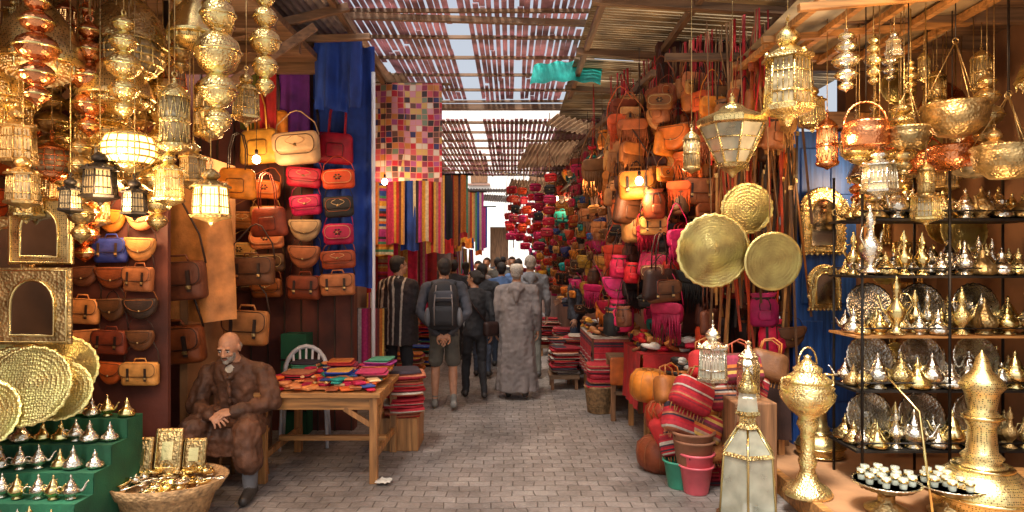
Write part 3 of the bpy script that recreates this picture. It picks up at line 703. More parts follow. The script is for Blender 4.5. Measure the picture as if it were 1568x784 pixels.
LL=[('dome',-2.6,3.6,3.3,.62,'pierced','pierced_lit',.8),('dome',-2.35,4.0,3.5,.6,'brass','pierced',.9),('hex',-2.72,3.6,2.62,.42,'old_brass','pane',1),('crown',-2.17,3.7,2.56,.36,'brass','pane_lit',.95),
('cyl',-1.86,3.6,2.76,.46,'brass','pane',1),('balls',-1.62,3.6,3.35,.95,'brass','pane',.75),('balls',-1.78,3.95,3.4,.9,'pierced','pane',.8),('hex',-1.66,3.6,2.27,.36,'old_brass','pane_lit',1.25),
('hex',-1.89,3.6,2.36,.36,'brass','pane_warm',1.0),('hex',-2.27,3.6,2.36,.34,'iron','pane',1.2),('hex',-2.4,3.55,2.2,.24,'iron','pane',1.2),('hex',-2.08,3.6,2.2,.26,'iron','pane',1.2),
('hex',-2.62,3.5,2.32,.34,'old_brass','pane',1.1),('balls',-2.14,3.6,3.1,.6,'brass','pane',.9),('cyl',-2.85,3.75,2.75,.5,'brass','pierced_lit',1),('crown',-2.5,4.0,2.7,.36,'brass','pierced',1),
('balls',-2.88,3.9,3.3,.7,'brass','pane',1),('balls',-2.4,3.3,3.1,.6,'copper','pane',1),('cyl',-2.0,4.3,3.0,.5,'brass','pierced_lit',1),('hex',-2.9,3.9,2.3,.36,'brass','pierced',1.1),('dome',-1.9,3.9,3.4,.42,'brass_smooth','pierced',.8),
('balls',-2.68,3.3,3.0,.5,'brass','pane',.9),('hex',-2.45,3.9,2.55,.4,'brass','pane',1.1),('hex',-2.0,4.1,2.5,.36,'brass','pane',1.1),('dome',-2.9,3.5,3.1,.5,'pierced','pierced_lit',.8),('balls',-2.3,4.3,3.2,.7,'brass','pane',.9),
('balls',-1.55,4.1,3.45,.7,'brass','pane',.8),('hex',-1.75,4.3,3.0,.4,'brass','pane',1)]
for k,x,y,z,h,b,p,wf in LL: hlan(k,x,y,z,h,b,p,wf)
R=random.Random(21)
for i in range(50):
    y=R.uniform(3.7,4.55); x=R.uniform(-3.35,-1.75*y/3.6); z=R.uniform(2.35,3.45)
    k=R.choice(['hex','balls','cyl','dome','crown','hex','balls']); h=R.uniform(.28,.5)
    if k=='balls': h*=1.4
    hlan(k,x,y,z,h,R.choice(['brass','old_brass','old_brass','pierced','copper']),R.choice(['pane','pierced','pane','pierced_lit']),R.uniform(.8,1.15))

t=MB(); t.box((-1.5,5.48,.69),(.98,.96,.04),'table_x'); 
for xx in(-1.93,-1.07):
    for yy in(5.06,5.9): t.box((xx,yy,.335),(.06,.06,.67),'table_z')
t.box((-1.5,5.06,.62),(.8,.025,.1),'table_x'); t.box((-1.5,5.9,.62),(.8,.025,.1),'table_x'); t.box((-1.07,5.48,.62),(.025,.78,.1),'table_x'); t.box((-1.93,5.48,.62),(.025,.78,.1),'table_x')
t.box((-1.07,5.48,.2),(.03,.78,.05),'table_z'); t.box((-1.93,5.48,.2),(.03,.78,.05),'table_z'); t.box((-1.5,5.48,.24),(.9,.05,.04),'table_x')
t.beam((-1.07,5.09,.3),(-1.07,5.35,.58),.03,.04,'table_z'); t.beam((-1.1,5.07,.45),(-1.3,5.06,.58),.03,.04,'table_z')
put('wooden_table',t,bevel=.004)
w=MB(); R=random.Random(11); cols=['red','orange','crimson','mustard','teal','tan','crimson','cream','navy','apricot','cognac','tan']
for i in range(10):
    for j in range(7):
        for q in range(R.choice([1,1,2,3])):
            c='leather_'+R.choice(cols); M=Matrix.Translation((-1.93+.09*i+R.uniform(-.02,.02),5.08+.13*j+R.uniform(-.02,.02),.722+.02*q+.006*j))@Matrix.Rotation(R.uniform(-.6,.6),4,'Z')@Matrix.Rotation(pi/2,4,'X')
            w.pillow([(a,b+.06) for a,b in ro(R.uniform(.06,.11),R.uniform(.08,.15),.012)],.01+R.random()*.015,c,M=M@Matrix.Rotation(pi,4,'X') )
        if R.random()<.4: w.ball((-1.9+.09*i,5.1+.13*j,.77),(.02,.02,.012),R.choice(['old_brass','leather_cream','leather_teal']),7)
put('colourful_wallets',w)
def stack(name,w_,d_,n,mat,loc,rz=0,t=.03):
    mb=MB(); R=random.Random(int(loc[0]*100)+n)
    for i in range(n):
        o=ro(w_*R.uniform(.82,1.05),t*.95,t*.4,3)
        mb.pillow(o,d_*R.uniform(.85,1),mat,y0=R.uniform(-.03,.03),puff=.97,M=Matrix.Translation((R.uniform(-.025,.025),0,t*(i+1)))@Matrix.Rotation(R.uniform(-.1,.1),4,'Z')@Matrix.Rotation(R.uniform(-.03,.03),4,'Y'))
    return put(name,mb,loc,rz)
for x,y,n_,m in [(-1.17,5.83,7,'tex_multi_z'),(-1.5,5.86,6,'tex_warm_z'),(-1.82,5.86,5,'tex_multi_z'),(-1.16,5.5,4,'tex_warm_z'),(-1.78,5.55,3,'tex_redwhite_z'),(-1.45,5.55,4,'tex_multi_z')]:
    stack('folded_textile_stack',.24,.26,n_,m,(x,y+.05,.745),rnd.uniform(-.2,.2),.017)
stack('folded_textile_stack',.34,.4,14,'tex_redwhite_z',(-1.05,6.25,.3),.2)
w=MB(); w.box((-1.05,6.1,.15),(.4,.4,.3),'table_z'); put('wooden_crate',w,bevel=.01)
c=MB(); c.pillow([(x,z+.0) for x,z in ro(.42,.4,.06)],.03,'plastic_white',M=Matrix.Translation((0,.2,.44))@Matrix.Rotation(-pi/2,4,'X'))
for sx in(-.19,.19):
    c.tube([(sx*1.1,-.2,0),(sx,-.16,.44),(sx*1.1,-.17,.62),(sx*1.1,.1,.64),(sx,.2,.66)],.016,'plastic_white',6)
    c.tube([(sx*1.15,.24,0),(sx,.19,.44)],.018,'plastic_white',6)
c.tube([(.19*math.cos(pi*i/10)*1.05,.2+.03,.62+.27*math.sin(pi*i/10)) for i in range(11)],.022,'plastic_white',6)
for i in range(5):
    x=-.12+.06*i; c.tube([(x*.8,.2,.45),(x,.225,.62+.25*math.sqrt(max(0,1-(x/.2)**2)))],.012,'plastic_white',5)
put('white_plastic_chair',c,(-1.95,6.15,0),.25)
c=MB(); c.lathe([(.19,.36),(.2,.375),(.2,.4),(.17,.41)],'table_x',20)
for i in range(4):
    a=pi/4+i*pi/2; c.tube([(.15*math.cos(a),.15*math.sin(a),.37),(.2*math.cos(a),.2*math.sin(a),0)],.018,'table_z',6)
put('wooden_stool',c,(-2.12,5.14,0))
w=MB(); w.box((-2.45,5.75,.3),(.5,.5,.6),'wood_x'); w.box((-2.45,5.75,.62),(.56,.55,.04),'wood_x'); put('wooden_chest',w,bevel=.01)
w=MB(); w.sheet(lambda u,v:(-1.05+.12*u,4.98+.1*v,.01+.03*noise.noise(Vector((u*4,v*4,1)))+.02),6,6,'paper'); put('paper_scrap',w)
s=MB()
for xx in(-2.15,-1.4): s.tube([(xx,7.1,0),(xx,7.1,1.22)],.015,'iron',6)
for zz in(1.2,.75): s.tube([(-2.2,7.1,zz),(-1.35,7.1,zz)],.013,'iron',6)
put('textile_rail',s)
for i in range(5):
    put('striped_blanket',cloth(.17,.72,['tex_cool','tex_multi_z','tex_multi','tex_cool','tex_warm'][i],.012,3,nu=16),(-2.1+.16*i,7.03,1.21))
w=MB(); w.box((-2.15,6.55,.5),(.25,.25,1.0),'cloth_green')
for zz in(.25,.5,.75): w.box((-2.15,6.42,zz),(.26,.02,.02),'iron')
put('plastic_crate_tower',w)
put('patchwork_hanging',cloth(.88,1.2,'patch',.03,3),(-1.3,8.0,3.9))
s=MB(); s.tube([(-1.95,8.05,3.92),(-.75,8.05,3.9)],.018,'wood_x',6); s.tube([(-2.0,8.5,2.84),(-.9,8.6,2.84)],.015,'iron',6); s.tube([(-2,10,3.05),(-.6,10,3.05)],.015,'iron',6); s.tube([(-2,13,3.1),(-.5,13,3.1)],.015,'iron',6); s.tube([(-2,16.5,3.1),(-.4,16.5,3.1)],.015,'iron',6)
put('textile_hanging_rails',s)
tm=['tex_warm','tex_multi_z','tex_warm','cloth_blue','tex_multi','tex_warm']
for i in range(6): put('hanging_shawl',cloth(.24,1.0+rnd.uniform(-.15,.05),tm[i],.04,3,nu=24),(-1.85+.17*i,8.5+.05*(i%2),2.84))
for i in range(8):
    put('hanging_shawl',cloth(.14,1.05+rnd.uniform(-.2,.1),['cloth_blue','tex_multi','cloth_red','plastic_white','tex_cool','cloth_black','tex_warm','tex_multi'][i],.03,2,nu=14),(-1.55+.115*i,10,3.04))
for i in range(8): put('hanging_shawl',cloth(.17,1.2+rnd.uniform(-.3,.1),rnd.choice(['tex_warm','tex_multi','tex_cool','cloth_red']),.03,2,nu=12),(-1.7+.15*i,13,3.1))
for i in range(9): put('hanging_shawl',cloth(.17,1.2+rnd.uniform(-.3,.1),rnd.choice(['tex_warm','tex_multi','leather_mustard','leather_orange']),.03,2,nu=12),(-1.75+.13*i,16.5,3.1))
for i in range(7): put('hanging_shawl',cloth(.2,1.1,rnd.choice(['cloth_red','tex_warm','leather_pink','tex_warm_z']),.03,2,nu=14),(-1.95+.13*i,9.0+.05*i,2.0))
for k in range(30):
    y=8.8+k*.45; 
    for z in (1.1,1.9,2.7):
        if rnd.random()<.8:
            m=rnd.choice(['tex_warm','tex_multi','tex_cool','cloth_red','leather_mustard','tex_warm_z'])
            put('hanging_shawl',cloth(.4,.75,m,.04,3,nu=14,nv=5),(-1.9+.02*k*(k>15),y,z+.2),pi/2)
for k in range(7): stack('folded_textile_stack',.4,.4,rnd.randint(10,22),rnd.choice(['tex_warm_z','tex_multi_z']),(-1.7,8.2+k*1.3,0),pi/2)
# ================================================================== RIGHT BAG STALLS
def rpoly(P,t):
    for a,b in zip(P,P[1:]):
        if a[1]<=t<=b[1]:
            k=(t-a[1])/(b[1]-a[1]); return a[0]+(b[0]-a[0])*k
    return P[-1][0]
RB=[(1.4,6.2),(1.12,8),(.95,10),(.85,14),(.7,20),(.6,26)]
warm=['tan','orange','cognac','brown','apricot','tan','cognac','dark','tan','red']
mid=['red','crimson','pink','dark','tan','teal','black','orange','brown','navy','cognac','crimson','brown','mustard']
y=6.5
while y<22:
    x0=rpoly(RB,y); st=.28+.022*(y-6)
    z=3.3
    while z>1.1:
        pal=warm if (y<8.5 and z>2.2) else mid
        kd=rnd.choice(['purse','moon','coin','coin','satchel','fringe' if y<9 else 'coin','bucket' if y<9 else 'purse'])
        hang(kd,rnd.choice(pal),x0+rnd.uniform(-.08,.15),y+rnd.uniform(-.08,.08),z,n=(-.75,-.66),sc=rnd.uniform(.65,1.0),jit=.5)
        z-=rnd.uniform(.17,.27)
    y+=st
for (x,yy,n_) in [(.02,11.2,6),(.2,11.4,7),(.42,10.8,7),(.34,12.5,6),(.55,9.6,6),(-.02,13,5),(.15,14,5),(.3,16,5),(.05,18,4)]:
    s=MB(); s.tube([(x,yy,3.9),(x,yy,1.95)],.006,'cord',4); put('hanging_cord',s)
    for i in range(n_): hang('coin',rnd.choice(['red','crimson','pink','red','black','crimson']),x+rnd.uniform(-.06,.06),yy-.03,3.0-.16*i,sc=1.0,jit=.6)
for i in range(190):
    x=rnd.uniform(1.0,2.38); y=6.35-.28*(x-1.0)*rnd.random()-rnd.random()*.55; z=rnd.uniform(1.15,3.35)
    if x<1.25: y+=.35
    pal=['orange','tan','cognac','tan','brown','apricot','cognac'] if z>2.1 else ['dark','brown','crimson','red','cognac','pink','brown','black','dark']
    k=rnd.choice(['tote','fringe','bucket','satchel','purse','fringe','moon','bucket','coin'])
    hang(k,rnd.choice(pal),x,y,z,sc=rnd.uniform(.6,1.0),jit=.8)
hang('satchel','orange',1.15,6.1,2.55,sc=1.1); hang('fringe','tan',.98,7.6,2.9,sc=1.2); hang('fringe','apricot',1.15,6.8,2.85,sc=1.2)
for i in range(60):
    x=rnd.uniform(.95,2.25); y=rnd.uniform(5.2,7.4); z=rnd.uniform(2.7,3.4); x=max(x,1.9-.42*(y-5.2))
    hang(rnd.choice(['bucket','tote','fringe','bucket']),rnd.choice(['orange','red','tan','apricot','cognac','tan']),x,y,z,sc=rnd.uniform(.5,.85),jit=1)
s=MB(); R=random.Random(9)
for i in range(120):
    x=R.uniform(.85,2.3); y=R.uniform(5.1,7.8); x=max(x,1.9-.42*(y-5.2)); l=R.uniform(.3,1.2); z=3.8-.05*x
    s.tube([(x,y,z),(x+R.uniform(-.02,.02),y,z-l*.5),(x+R.uniform(-.05,.05),y,z-l)],R.choice([.004,.007,.011]),'cord_red' if i%3 else 'cord',5)
put('hanging_red_cords',s)
s=MB()
for i in range(85):
    x=R.uniform(1.7,2.42); y=5.5+R.uniform(-.12,.3); z=R.uniform(2.3,3.2); l=R.uniform(.9,1.8)
    M=Matrix.Translation((x,y,z))@Matrix.Rotation(R.uniform(-.12,.12),4,'Y')@Matrix.Rotation(R.uniform(-.8,.8),4,'Z')
    s.box((0,0,-l/2),(.02,.005,l),'leather_'+R.choice(['brown','cognac','dark','tan','red']),M=M)
    s.box((0,-.004,-.02),(.03,.01,.035),'old_brass',M=M)
put('leather_belts',s)
for x,y,z,r,sc in [(1.53,4.98,1.8,.285,True),(1.98,4.97,1.72,.225,False),(1.83,5.1,2.13,.2,True)]:
    put('engraved_brass_tray',tray(r,sc),(x,y,z),rnd.uniform(-.08,.08),1,rx=pi/2+.1)
    s=MB(); s.tube([(x,y+.03,z+r*.7),(x,y+.15,3.6)],.005,'cord',5); put('hanging_cord',s)

def heap(name,x0,x1,y0,y1,z,n,cols,seed,s_=.09):
    w=MB(); R=random.Random(seed)
    for i in range(n):
        M=Matrix.Translation((R.uniform(x0,x1),R.uniform(y0,y1),z+R.uniform(0,.1)))@Matrix.Rotation(R.uniform(0,6.3),4,'Z')@Matrix.Rotation(R.uniform(-.5,.5),4,'X')
        c=R.choice(cols); k=R.random()
        if k<.6:
            w.ball((0,0,0),(s_*.45,s_*1.3,.025),c,8,M=M); w.ball((0,s_*.5,.018),(s_*.42,s_*.75,.03),c,8,M=M)
        else: w.pillow(ro(s_*1.6,s_*1.3,.02),.03,c,M=M@Matrix.Rotation(pi/2,4,'X'))
    put(name,w)
def draped_table(x0,x1,y0,y1,z,mat):
    w=MB()
    w.box(((x0+x1)/2,(y0+y1)/2,z-.015),(x1-x0,y1-y0,.03),'table_x')
    for a in(x0+.05,x1-.05):
        for b in(y0+.05,y1-.05): w.box((a,b,(z-.03)/2),(.05,.05,z-.03),'table_z')
    h=z*.62
    w.sheet(lambda u,v:(x0+(x1-x0)*u,y0-.02-.03*v*abs(math.sin(u*14)),z+.004-h*v),40,5,mat)
    w.sheet(lambda u,v:(x0-.02-.03*v*abs(math.sin(u*14)),y1+(y0-y1)*u,z+.004-h*v),40,5,mat)
    w.sheet(lambda u,v:(x0-.02+(x1-x0+.02)*u,y0-.02+(y1-y0+.02)*v,z+.006),8,8,mat)
    put('draped_market_table',w)
draped_table(1.2,2.0,6.0,6.9,.86,'cloth_red'); draped_table(.95,1.5,7.6,8.9,.82,'tex_redwhite_z'); draped_table(1.35,2.25,5.3,5.9,.72,'leather_dark')
lc=['leather_'+c for c in['red','black','white','tan','crimson','dark','brown','mustard','cognac']]
heap('leather_slippers',1.22,1.98,6.02,6.88,.89,130,lc,1,.075); heap('leather_slippers',.97,1.48,7.6,8.9,.86,120,lc,2,.075); heap('leather_goods_pile',1.4,2.2,5.3,5.85,.75,90,lc,3,.09)
t=MB(); t.box((1.27,7.2,.66),(.42,.4,.05),'wood_x'); 
for a in(-.18,.18):
    for b in(-.17,.17): t.box((1.27+a,7.2+b,.32),(.05,.05,.64),'wood_z')
t.box((1.27,7.02,.3),(.36,.03,.04),'wood_x'); t.pillow([(x,z) for x,z in ro(.44,.3,.03)],.02,'leather_orange',M=Matrix.Translation((1.27,7.0,.69)))
put('small_wooden_table',t,bevel=.005)
w=MB(); w.lathe([(.13,0),(.14,.01),(.17,.28),(.185,.3),(.17,.31),(.15,.28),(.12,.1),(0,.1)],'wicker',24); put('woven_basket',w,(1.0,7.45,0))
w=MB()
for i in range(5): w.pillow(ro(.3,.06,.025),.26,'tex_redwhite_z',M=Matrix.Translation((.01*(i%2),.13,.34+.055*i))@Matrix.Rotation(.08*(i%3-1),4,'Z'))
put('rolled_red_rugs',w,(1.0,7.45,0))
def pouffe(mat,r=.2,h=.26):
    mb=MB(); mb.lathe([(0,0),(r*.7,0),(r*.95,h*.2),(r,h*.5),(r*.95,h*.8),(r*.7,h),(0,h*1.02)],mat,30,flute=10,fa=.03); mb.lathe([(r*.2,h*1.0),(r*.22,h*1.05),(0,h*1.06)],'leather_cognac',12)
    for i in range(10):
        a=2*pi*(i+.5)/10; mb.tube([(r*1.0*q*math.cos(a),r*1.0*q*math.sin(a),h*zz) for q,zz in((.7,.02),(.94,.2),(.985,.5),(.94,.8),(.7,1.0),(.25,1.03))],.003,'leather_tan',4)
    return mb
for x,y,z,m,r in [(1.25,5.4,0,'leather_cognac',.22),(1.55,5.65,0,'leather_orange',.22),(1.33,5.55,.27,'leather_red',.2),(1.65,5.35,.28,'leather_crimson',.2),(1.45,5.5,.52,'leather_cognac',.2),(1.2,5.75,.5,'leather_orange',.17),(1.75,5.1,0,'leather_red',.2)]:
    put('leather_pouffe',pouffe(m,r),(x,y,z),rnd.random(),rx=rnd.uniform(-.12,.12) if z>0 else 0)
def woven(mat):
    k=('wv',mat)
    if k in CACHE: return CACHE[k]
    mb=MB(); mb.pillow(ro(.3,.24,.05,flare=.1),.13,mat)
    for y in(-.03,-.1): mb.tube([(-.08,y,-.01),(-.07,y,.08),(0,y,.11),(.07,y,.08),(.08,y,-.01)],.008,'leather_cognac',6)
    for i in range(11): mb.tube([(-.14+.028*i,-.06,-.235),(-.14+.028*i+rnd.uniform(-.01,.01),-.07,-.29)],.004,'leather_tan',4)
    CACHE[k]=mb.mesh('wv'); return CACHE[k]
for x,y,z,a,m in [(1.3,5.05,.62,.3,'tex_redwhite_z'),(1.5,5.0,.55,-.2,'tex_warm_z'),(1.38,4.98,.8,.1,'tex_redwhite_z'),(1.2,5.15,.8,.5,'leather_cognac'),(1.62,5.05,.8,-.4,'tex_redwhite_z'),(1.72,5.0,1.0,.1,'tex_warm_z'),(1.5,5.15,1.0,.2,'cloth_red'),(1.85,5.05,.85,.1,'tex_redwhite_z'),(2.0,5.1,1.0,-.2,'leather_brown'),(1.15,5.2,.5,.6,'cloth_red'),(1.55,5.05,.4,.3,'leather_tan'),(1.28,5.12,.42,-.3,'tex_redwhite_z'),(1.45,5.1,.72,.7,'tex_warm_z')]:
    put('woven_shoulder_bag',woven(m),(x,y,z),a,rnd.uniform(.8,1.05),rx=-.35,ry=rnd.uniform(-.5,.5))
stack('folded_textile_stack',.45,.3,7,'tex_redwhite_z',(1.5,5.3,.0),.1,.03)
for x,y,n_,a in [(.7,8.9,12,.1),(.95,9.3,16,-.1),(.75,9.9,12,0),(.85,10.8,14,0),(.7,12,16,0)]:
    w=MB(); w.box((0,0,.17),(.4,.4,.05),'wood_x'); 
    for a1 in(-.16,.16):
        for b1 in(-.16,.16): w.box((a1,b1,.075),(.04,.04,.15),'wood_z')
    put('low_wooden_stool',w,(x,y,0)); stack('folded_textile_stack',.38,.34,n_,'tex_redwhite_z',(x,y+.16,.2),a,.03)
def bucket(m): 
    mb=MB(); mb.lathe([(.09,0),(.095,.01),(.125,.2),(.14,.21),(.138,.225),(.12,.22),(.09,.03),(0,.02)],m,24)
    mb.tube([(.13*math.cos(pi*i/8),0,.21-.0-.06*math.sin(pi*i/8)) for i in range(9)],.004,'iron',5); return mb
for x,y,z,m,s1 in [(1.37,4.86,0,'plastic_pink',.95),(1.28,4.98,.0,'plastic_green',.95),(1.37,4.86,.08,'plastic_pink',1.0),(1.36,4.87,.15,'clay',1.1),(1.35,4.88,.19,'clay',1.2)]:
    put('plastic_bucket' if m!='clay' else 'clay_pot',bucket(m),(x,y,z),rnd.random(),s1)
w=MB(); n=6
w.lathe([(.22,0),(.23,.02),(.2,.05)],'old_brass',n,smooth=False); w.lathe([(.2,.05),(.17,.45)],'clear_pane',n,smooth=False)
w.lathe([(.17,.45),(.185,.46),(.17,.48)],'brass',n,smooth=False); w.lathe([(.165,.48),(.07,.62)],'clear_pane',n,smooth=False); w.lathe([(.07,.62),(.085,.63),(.06,.66),(.055,.7),(.09,.72),(.085,.74)],'brass',n,smooth=False)
w.lathe([(.075,.74),(.06,.86)],'clear_pane',n,smooth=False); w.lathe([(.07,.86),(.06,.9),(.03,.95),(.035,.97),(0,1.02)],'brass',12)
for i in range(6):
    a=2*pi*i/6; c,s_=math.cos(a),math.sin(a); w.tube([(.2*c,.2*s_,.05),(.172*c,.172*s_,.45),(.167*c,.167*s_,.48),(.07*c,.07*s_,.62)],.008,'brass_smooth',5)
w.lathe([(.04,.03),(.045,.05),(.03,.06),(.03,.12),(0,.12)],'paper',12)
ring(w,(0,0,1.05),.035,.005,'brass')
put('brass_and_glass_floor_lantern',w,(1.55,4.3,0),.2)
hlan('hex',1.43,4.65,1.3,.5,'silver','clear_pane',1.0,top=1.35)
w=MB(); w.lathe([(.1,0),(.11,.02),(.1,.03),(.1,.3),(.08,.34),(.09,.36),(.03,.42),(.02,.46),(.03,.48),(0,.5)],'silver',8,smooth=False); put('silver_lantern',w,(1.72,4.75,.72),0,.85)
w=MB(); w.box((1.72,4.75,.36),(.3,.3,.72),'wood_z'); put('wooden_plinth',w,bevel=.01)
w=MB(); w.lathe([(.16,0),(.17,.02),(.15,.05),(.08,.1),(.05,.18),(.065,.24),(.045,.3),(.05,.45),(.075,.5),(.06,.55),(.12,.6),(.18,.68),(.19,.72),(.17,.75),(.18,.77),(.15,.79),(.16,.8)],'brass',28)
w.lathe([(.16,.8),(.165,.82),(.11,.86),(.09,.88),(.1,.9),(.06,.93),(.02,.97),(.03,.985),(0,1.0)],'brass',28)
for sg in(-1,1): w.tube([(sg*.17,0,.74),(sg*.23,0,.77),(sg*.22,0,.84),(sg*.15,0,.85)],.01,'brass',6)
w.tube([(.08*math.cos(pi*i/8),0,.93+.12*math.sin(pi*i/8)) for i in range(9)],.007,'brass',5)
put('tall_brass_urn',w,(2.0,4.42,.14),.3,.95)
w=MB(); w.lathe([(.2,0),(.25,.03),(.27,.12),(.24,.2),(.15,.27),(.09,.3),(.11,.33),(.08,.36),(.07,.5),(.1,.56),(.07,.6),(.09,.7),(.12,.74),(.1,.78),(.05,.83),(.03,.9),(0,.95)],'pierced',32)
for zz,r_ in((.12,.275),(.03,.252),(.27,.155),(.56,.105)): w.lathe([(r_-.004,zz-.012),(r_+.008,zz),(r_-.004,zz+.012)],'brass_smooth',32)
put('ornate_brass_lamp_base',w,(2.95,4.1,.14),0,1.08)
put('ornate_brass_lamp_base',w.mesh('ornate_brass_lamp_base'),(2.5,5.3,.14),0,.7)
s=MB()
SX0,SX1,SY0,SY1=2.42,3.72,4.55,4.95
for xx in(SX0+.02,3.05,SX1):
    for yy in(SY0,SY1): s.tube([(xx,yy,.14),(xx,yy,2.35)],.011,'iron',6)
SH=[.4,.82,1.2,1.62,2.02]
for zz in SH:
    s.box(((SX0+SX1)/2,(SY0+SY1)/2,zz-.01),(SX1-SX0+.04,SY1-SY0,.016),'iron' if zz!=1.2 else 'table_x')
    for yy in(SY0,SY1): s.tube([(SX0,yy,zz+.05),(SX1,yy,zz+.05)],.005,'iron',5)
put('iron_shelving',s)
for zz in SH:
    for yy in(SY0+.07,SY0+.19,SY0+.31):
        x=SX0+.06
        while x<SX1-.05:
            k=rnd.random(); m=rnd.choice(['silver','silver','brass_smooth','brass','old_brass'])
            if k<.4: put('silver_teapot' if m=='silver' else 'brass_teapot',teapot(m),(x,yy,zz),rnd.uniform(-1,1)+ (pi if rnd.random()<.5 else 0),rnd.uniform(.6,1.15))
            elif k<.8: put('silver_sugar_dish' if m=='silver' else 'brass_sugar_dish',box_tagine(m),(x,yy,zz),0,rnd.uniform(.7,1.5))
            elif zz>1.9 : put('silver_teapot',teapot('silver'),(x,yy,zz),0,.9)
            else: put('silver_ewer',ewer(m),(x,yy,zz),rnd.uniform(-1,1),rnd.uniform(.45,.7))
            x+=rnd.uniform(.09,.17)
for zz in(.4,.82,1.2): 
    for xx in (2.62,3.0,3.4): put('round_serving_tray',tray(.17,True,'silver'),(xx,4.8,zz+.19),0,1,rx=pi/2-.2)
put('silver_ewer',ewer('silver'),(2.47,4.5,1.64),.5,.95); put('brass_ewer',ewer('brass_smooth'),(2.62,4.45,1.23),2.5,.8)
for xx,yy in((2.35,4.1),(2.72,4.05)):
    put('round_serving_tray',tray(.2,True,'silver'),(xx,yy,.32))
    w=MB(); w.lathe([(.12,0),(.13,.02),(.05,.06),(.05,.12),(.12,.145)],'old_brass',16); put('tray_stand',w,(xx,yy,.15))
    w=MB()
    for i in range(14):
        a=2*pi*i/9 if i<9 else 2*pi*i/5; r_=.14 if i<9 else .065
        w.lathe([(.018,0),(.02,.004),(.027,.08)],'tea_glass',10,M=Matrix.Translation((r_*math.cos(a),r_*math.sin(a),0))); w.lathe([(.0275,.05),(.029,.055),(.0285,.065)],'brass_smooth',10,M=Matrix.Translation((r_*math.cos(a),r_*math.sin(a),0)))
    put('tea_glasses',w,(xx,yy,.325))
s=MB(); s.tube([(2.52,3.9,.15),(2.62,4.2,.75),(2.5,4.35,.95)],.008,'brass_smooth',6); put('brass_incense_stand',s)
for x,z in((3.25,2.1),(3.55,1.7),(3.3,1.1),(3.6,2.4),(3.25,2.75)): arch_mirror('arched_brass_mirror',.28,.42,(x,5.88,z+.2),0,bool(x>3.4))
for i in range(12): put('engraved_brass_plate',tray(rnd.uniform(.12,.2)),(3.82,3.2+.42*(i%4)+rnd.uniform(-.05,.05),1.0+.7*(i//4)+rnd.uniform(-.1,.1)),-pi/2,1,rx=pi/2)
for i in range(7): put('engraved_brass_plate',tray(rnd.uniform(.12,.17)),(3.15+.3*(i%2)+rnd.uniform(-.03,.06),5.3+.1*(i%3),.9+.37*i),0,1,rx=pi/2-.1)
put('engraved_brass_plate',tray(.18),(3.45,5.0,1.95),0,1,rx=pi/2-.1); put('engraved_brass_plate',tray(.16),(3.6,4.4,1.5),0,1,rx=pi/2-.1)
hlan('pyramid',1.62,4.8,2.95,.62,'brass','clear_pane',.85,top=3.7)
hlan('hex',1.9,4.5,3.42,.78,'brass','pane',.95,top=3.6)
hlan('cyl',1.32,4.8,2.72,.36,'old_brass','pane',1,top=3.7); hlan('cyl',2.22,4.6,2.78,.42,'copper','pane',1,top=3.5)
hlan('balls',2.2,4.3,3.25,.42,'silver','pane',1.2); hlan('hex',2.42,4.3,2.5,.38,'silver','pane',1.35); hlan('balls',2.62,4.4,2.8,.5,'brass','pane',1.4)
hlan('crown',2.5,4.7,2.7,.3,'brass','pierced',1); hlan('hex',2.85,4.5,2.3,.34,'brass','pane',1.3); hlan('balls',3.2,4.4,3.0,.6,'old_brass','pane',1); hlan('hex',3.1,4.2,2.6,.36,'old_brass','pane',1.2)
hlan('crown',2.72,4.9,2.9,.36,'brass','pierced_lit',1); hlan('dome',3.25,4.6,2.7,.4,'copper','pane',1); hlan('hex',2.3,5.0,3.1,.4,'brass','pane',1.1); hlan('dome',3.45,4.2,3.2,.4,'pierced','pierced_lit',1)  # lit crown and dome added to stand as sources for the fill lights
hlan('hex',3.3,3.95,2.3,.3,'silver','pane',1.2)
R=random.Random(33)
for i in range(26):
    y=R.uniform(4.2,5.3); x=R.uniform(2.35,3.6); z=R.uniform(2.35,3.35); k=R.choice(['hex','balls','cyl','dome','crown','balls'])
    hlan(k,x,y,z,R.uniform(.22,.4),R.choice(['brass','old_brass','old_brass','copper','pierced','silver']),R.choice(['pane','pierced','pane','pierced']),R.uniform(.9,1.2))
def pot(x,y,z,r,m,ch):
    mb=MB(); mb.lathe([(0,-r*.9),(r*.5,-r*.86),(r*.9,-r*.5),(r,-r*.1),(r*.93,.0),(r*1.04,.015),(r*1.02,.03),(r*.9,.02),(r*.85,-.1*r),(r*.5,-r*.7),(0,-r*.75)],m,24)
    for i in range(3):
        a=2*pi*i/3+.3; mb.tube([(r*math.cos(a),r*math.sin(a),.02),(0,0,ch)],.004,m,5)
    mb.tube([(0,0,ch),(0,0,max(ch+.05,3.5-z))],.004,'iron',5); ring(mb,(0,0,ch),.02,.004,m)
    put('hanging_copper_pot' if m=='copper' else 'hanging_brass_bowl',mb,(x,y,z))
def kettle(x,y,z,r,m):
    mb=MB(); mb.lathe([(r*.85,-r*1.0),(r*.9,-r*.97),(r,-r*.3),(r*.88,-r*.05),(r*.95,0),(r*.8,.02),(0,.05)],m,24)
    mb.tube([(r*.95*math.cos(pi*i/10),0,r*1.0*math.sin(pi*i/10)) for i in range(11)],.008,m,6); mb.tube([(0,0,r),(0,0,3.5-z)],.004,'iron',5)
    put('copper_kettle',mb,(x,y,z))
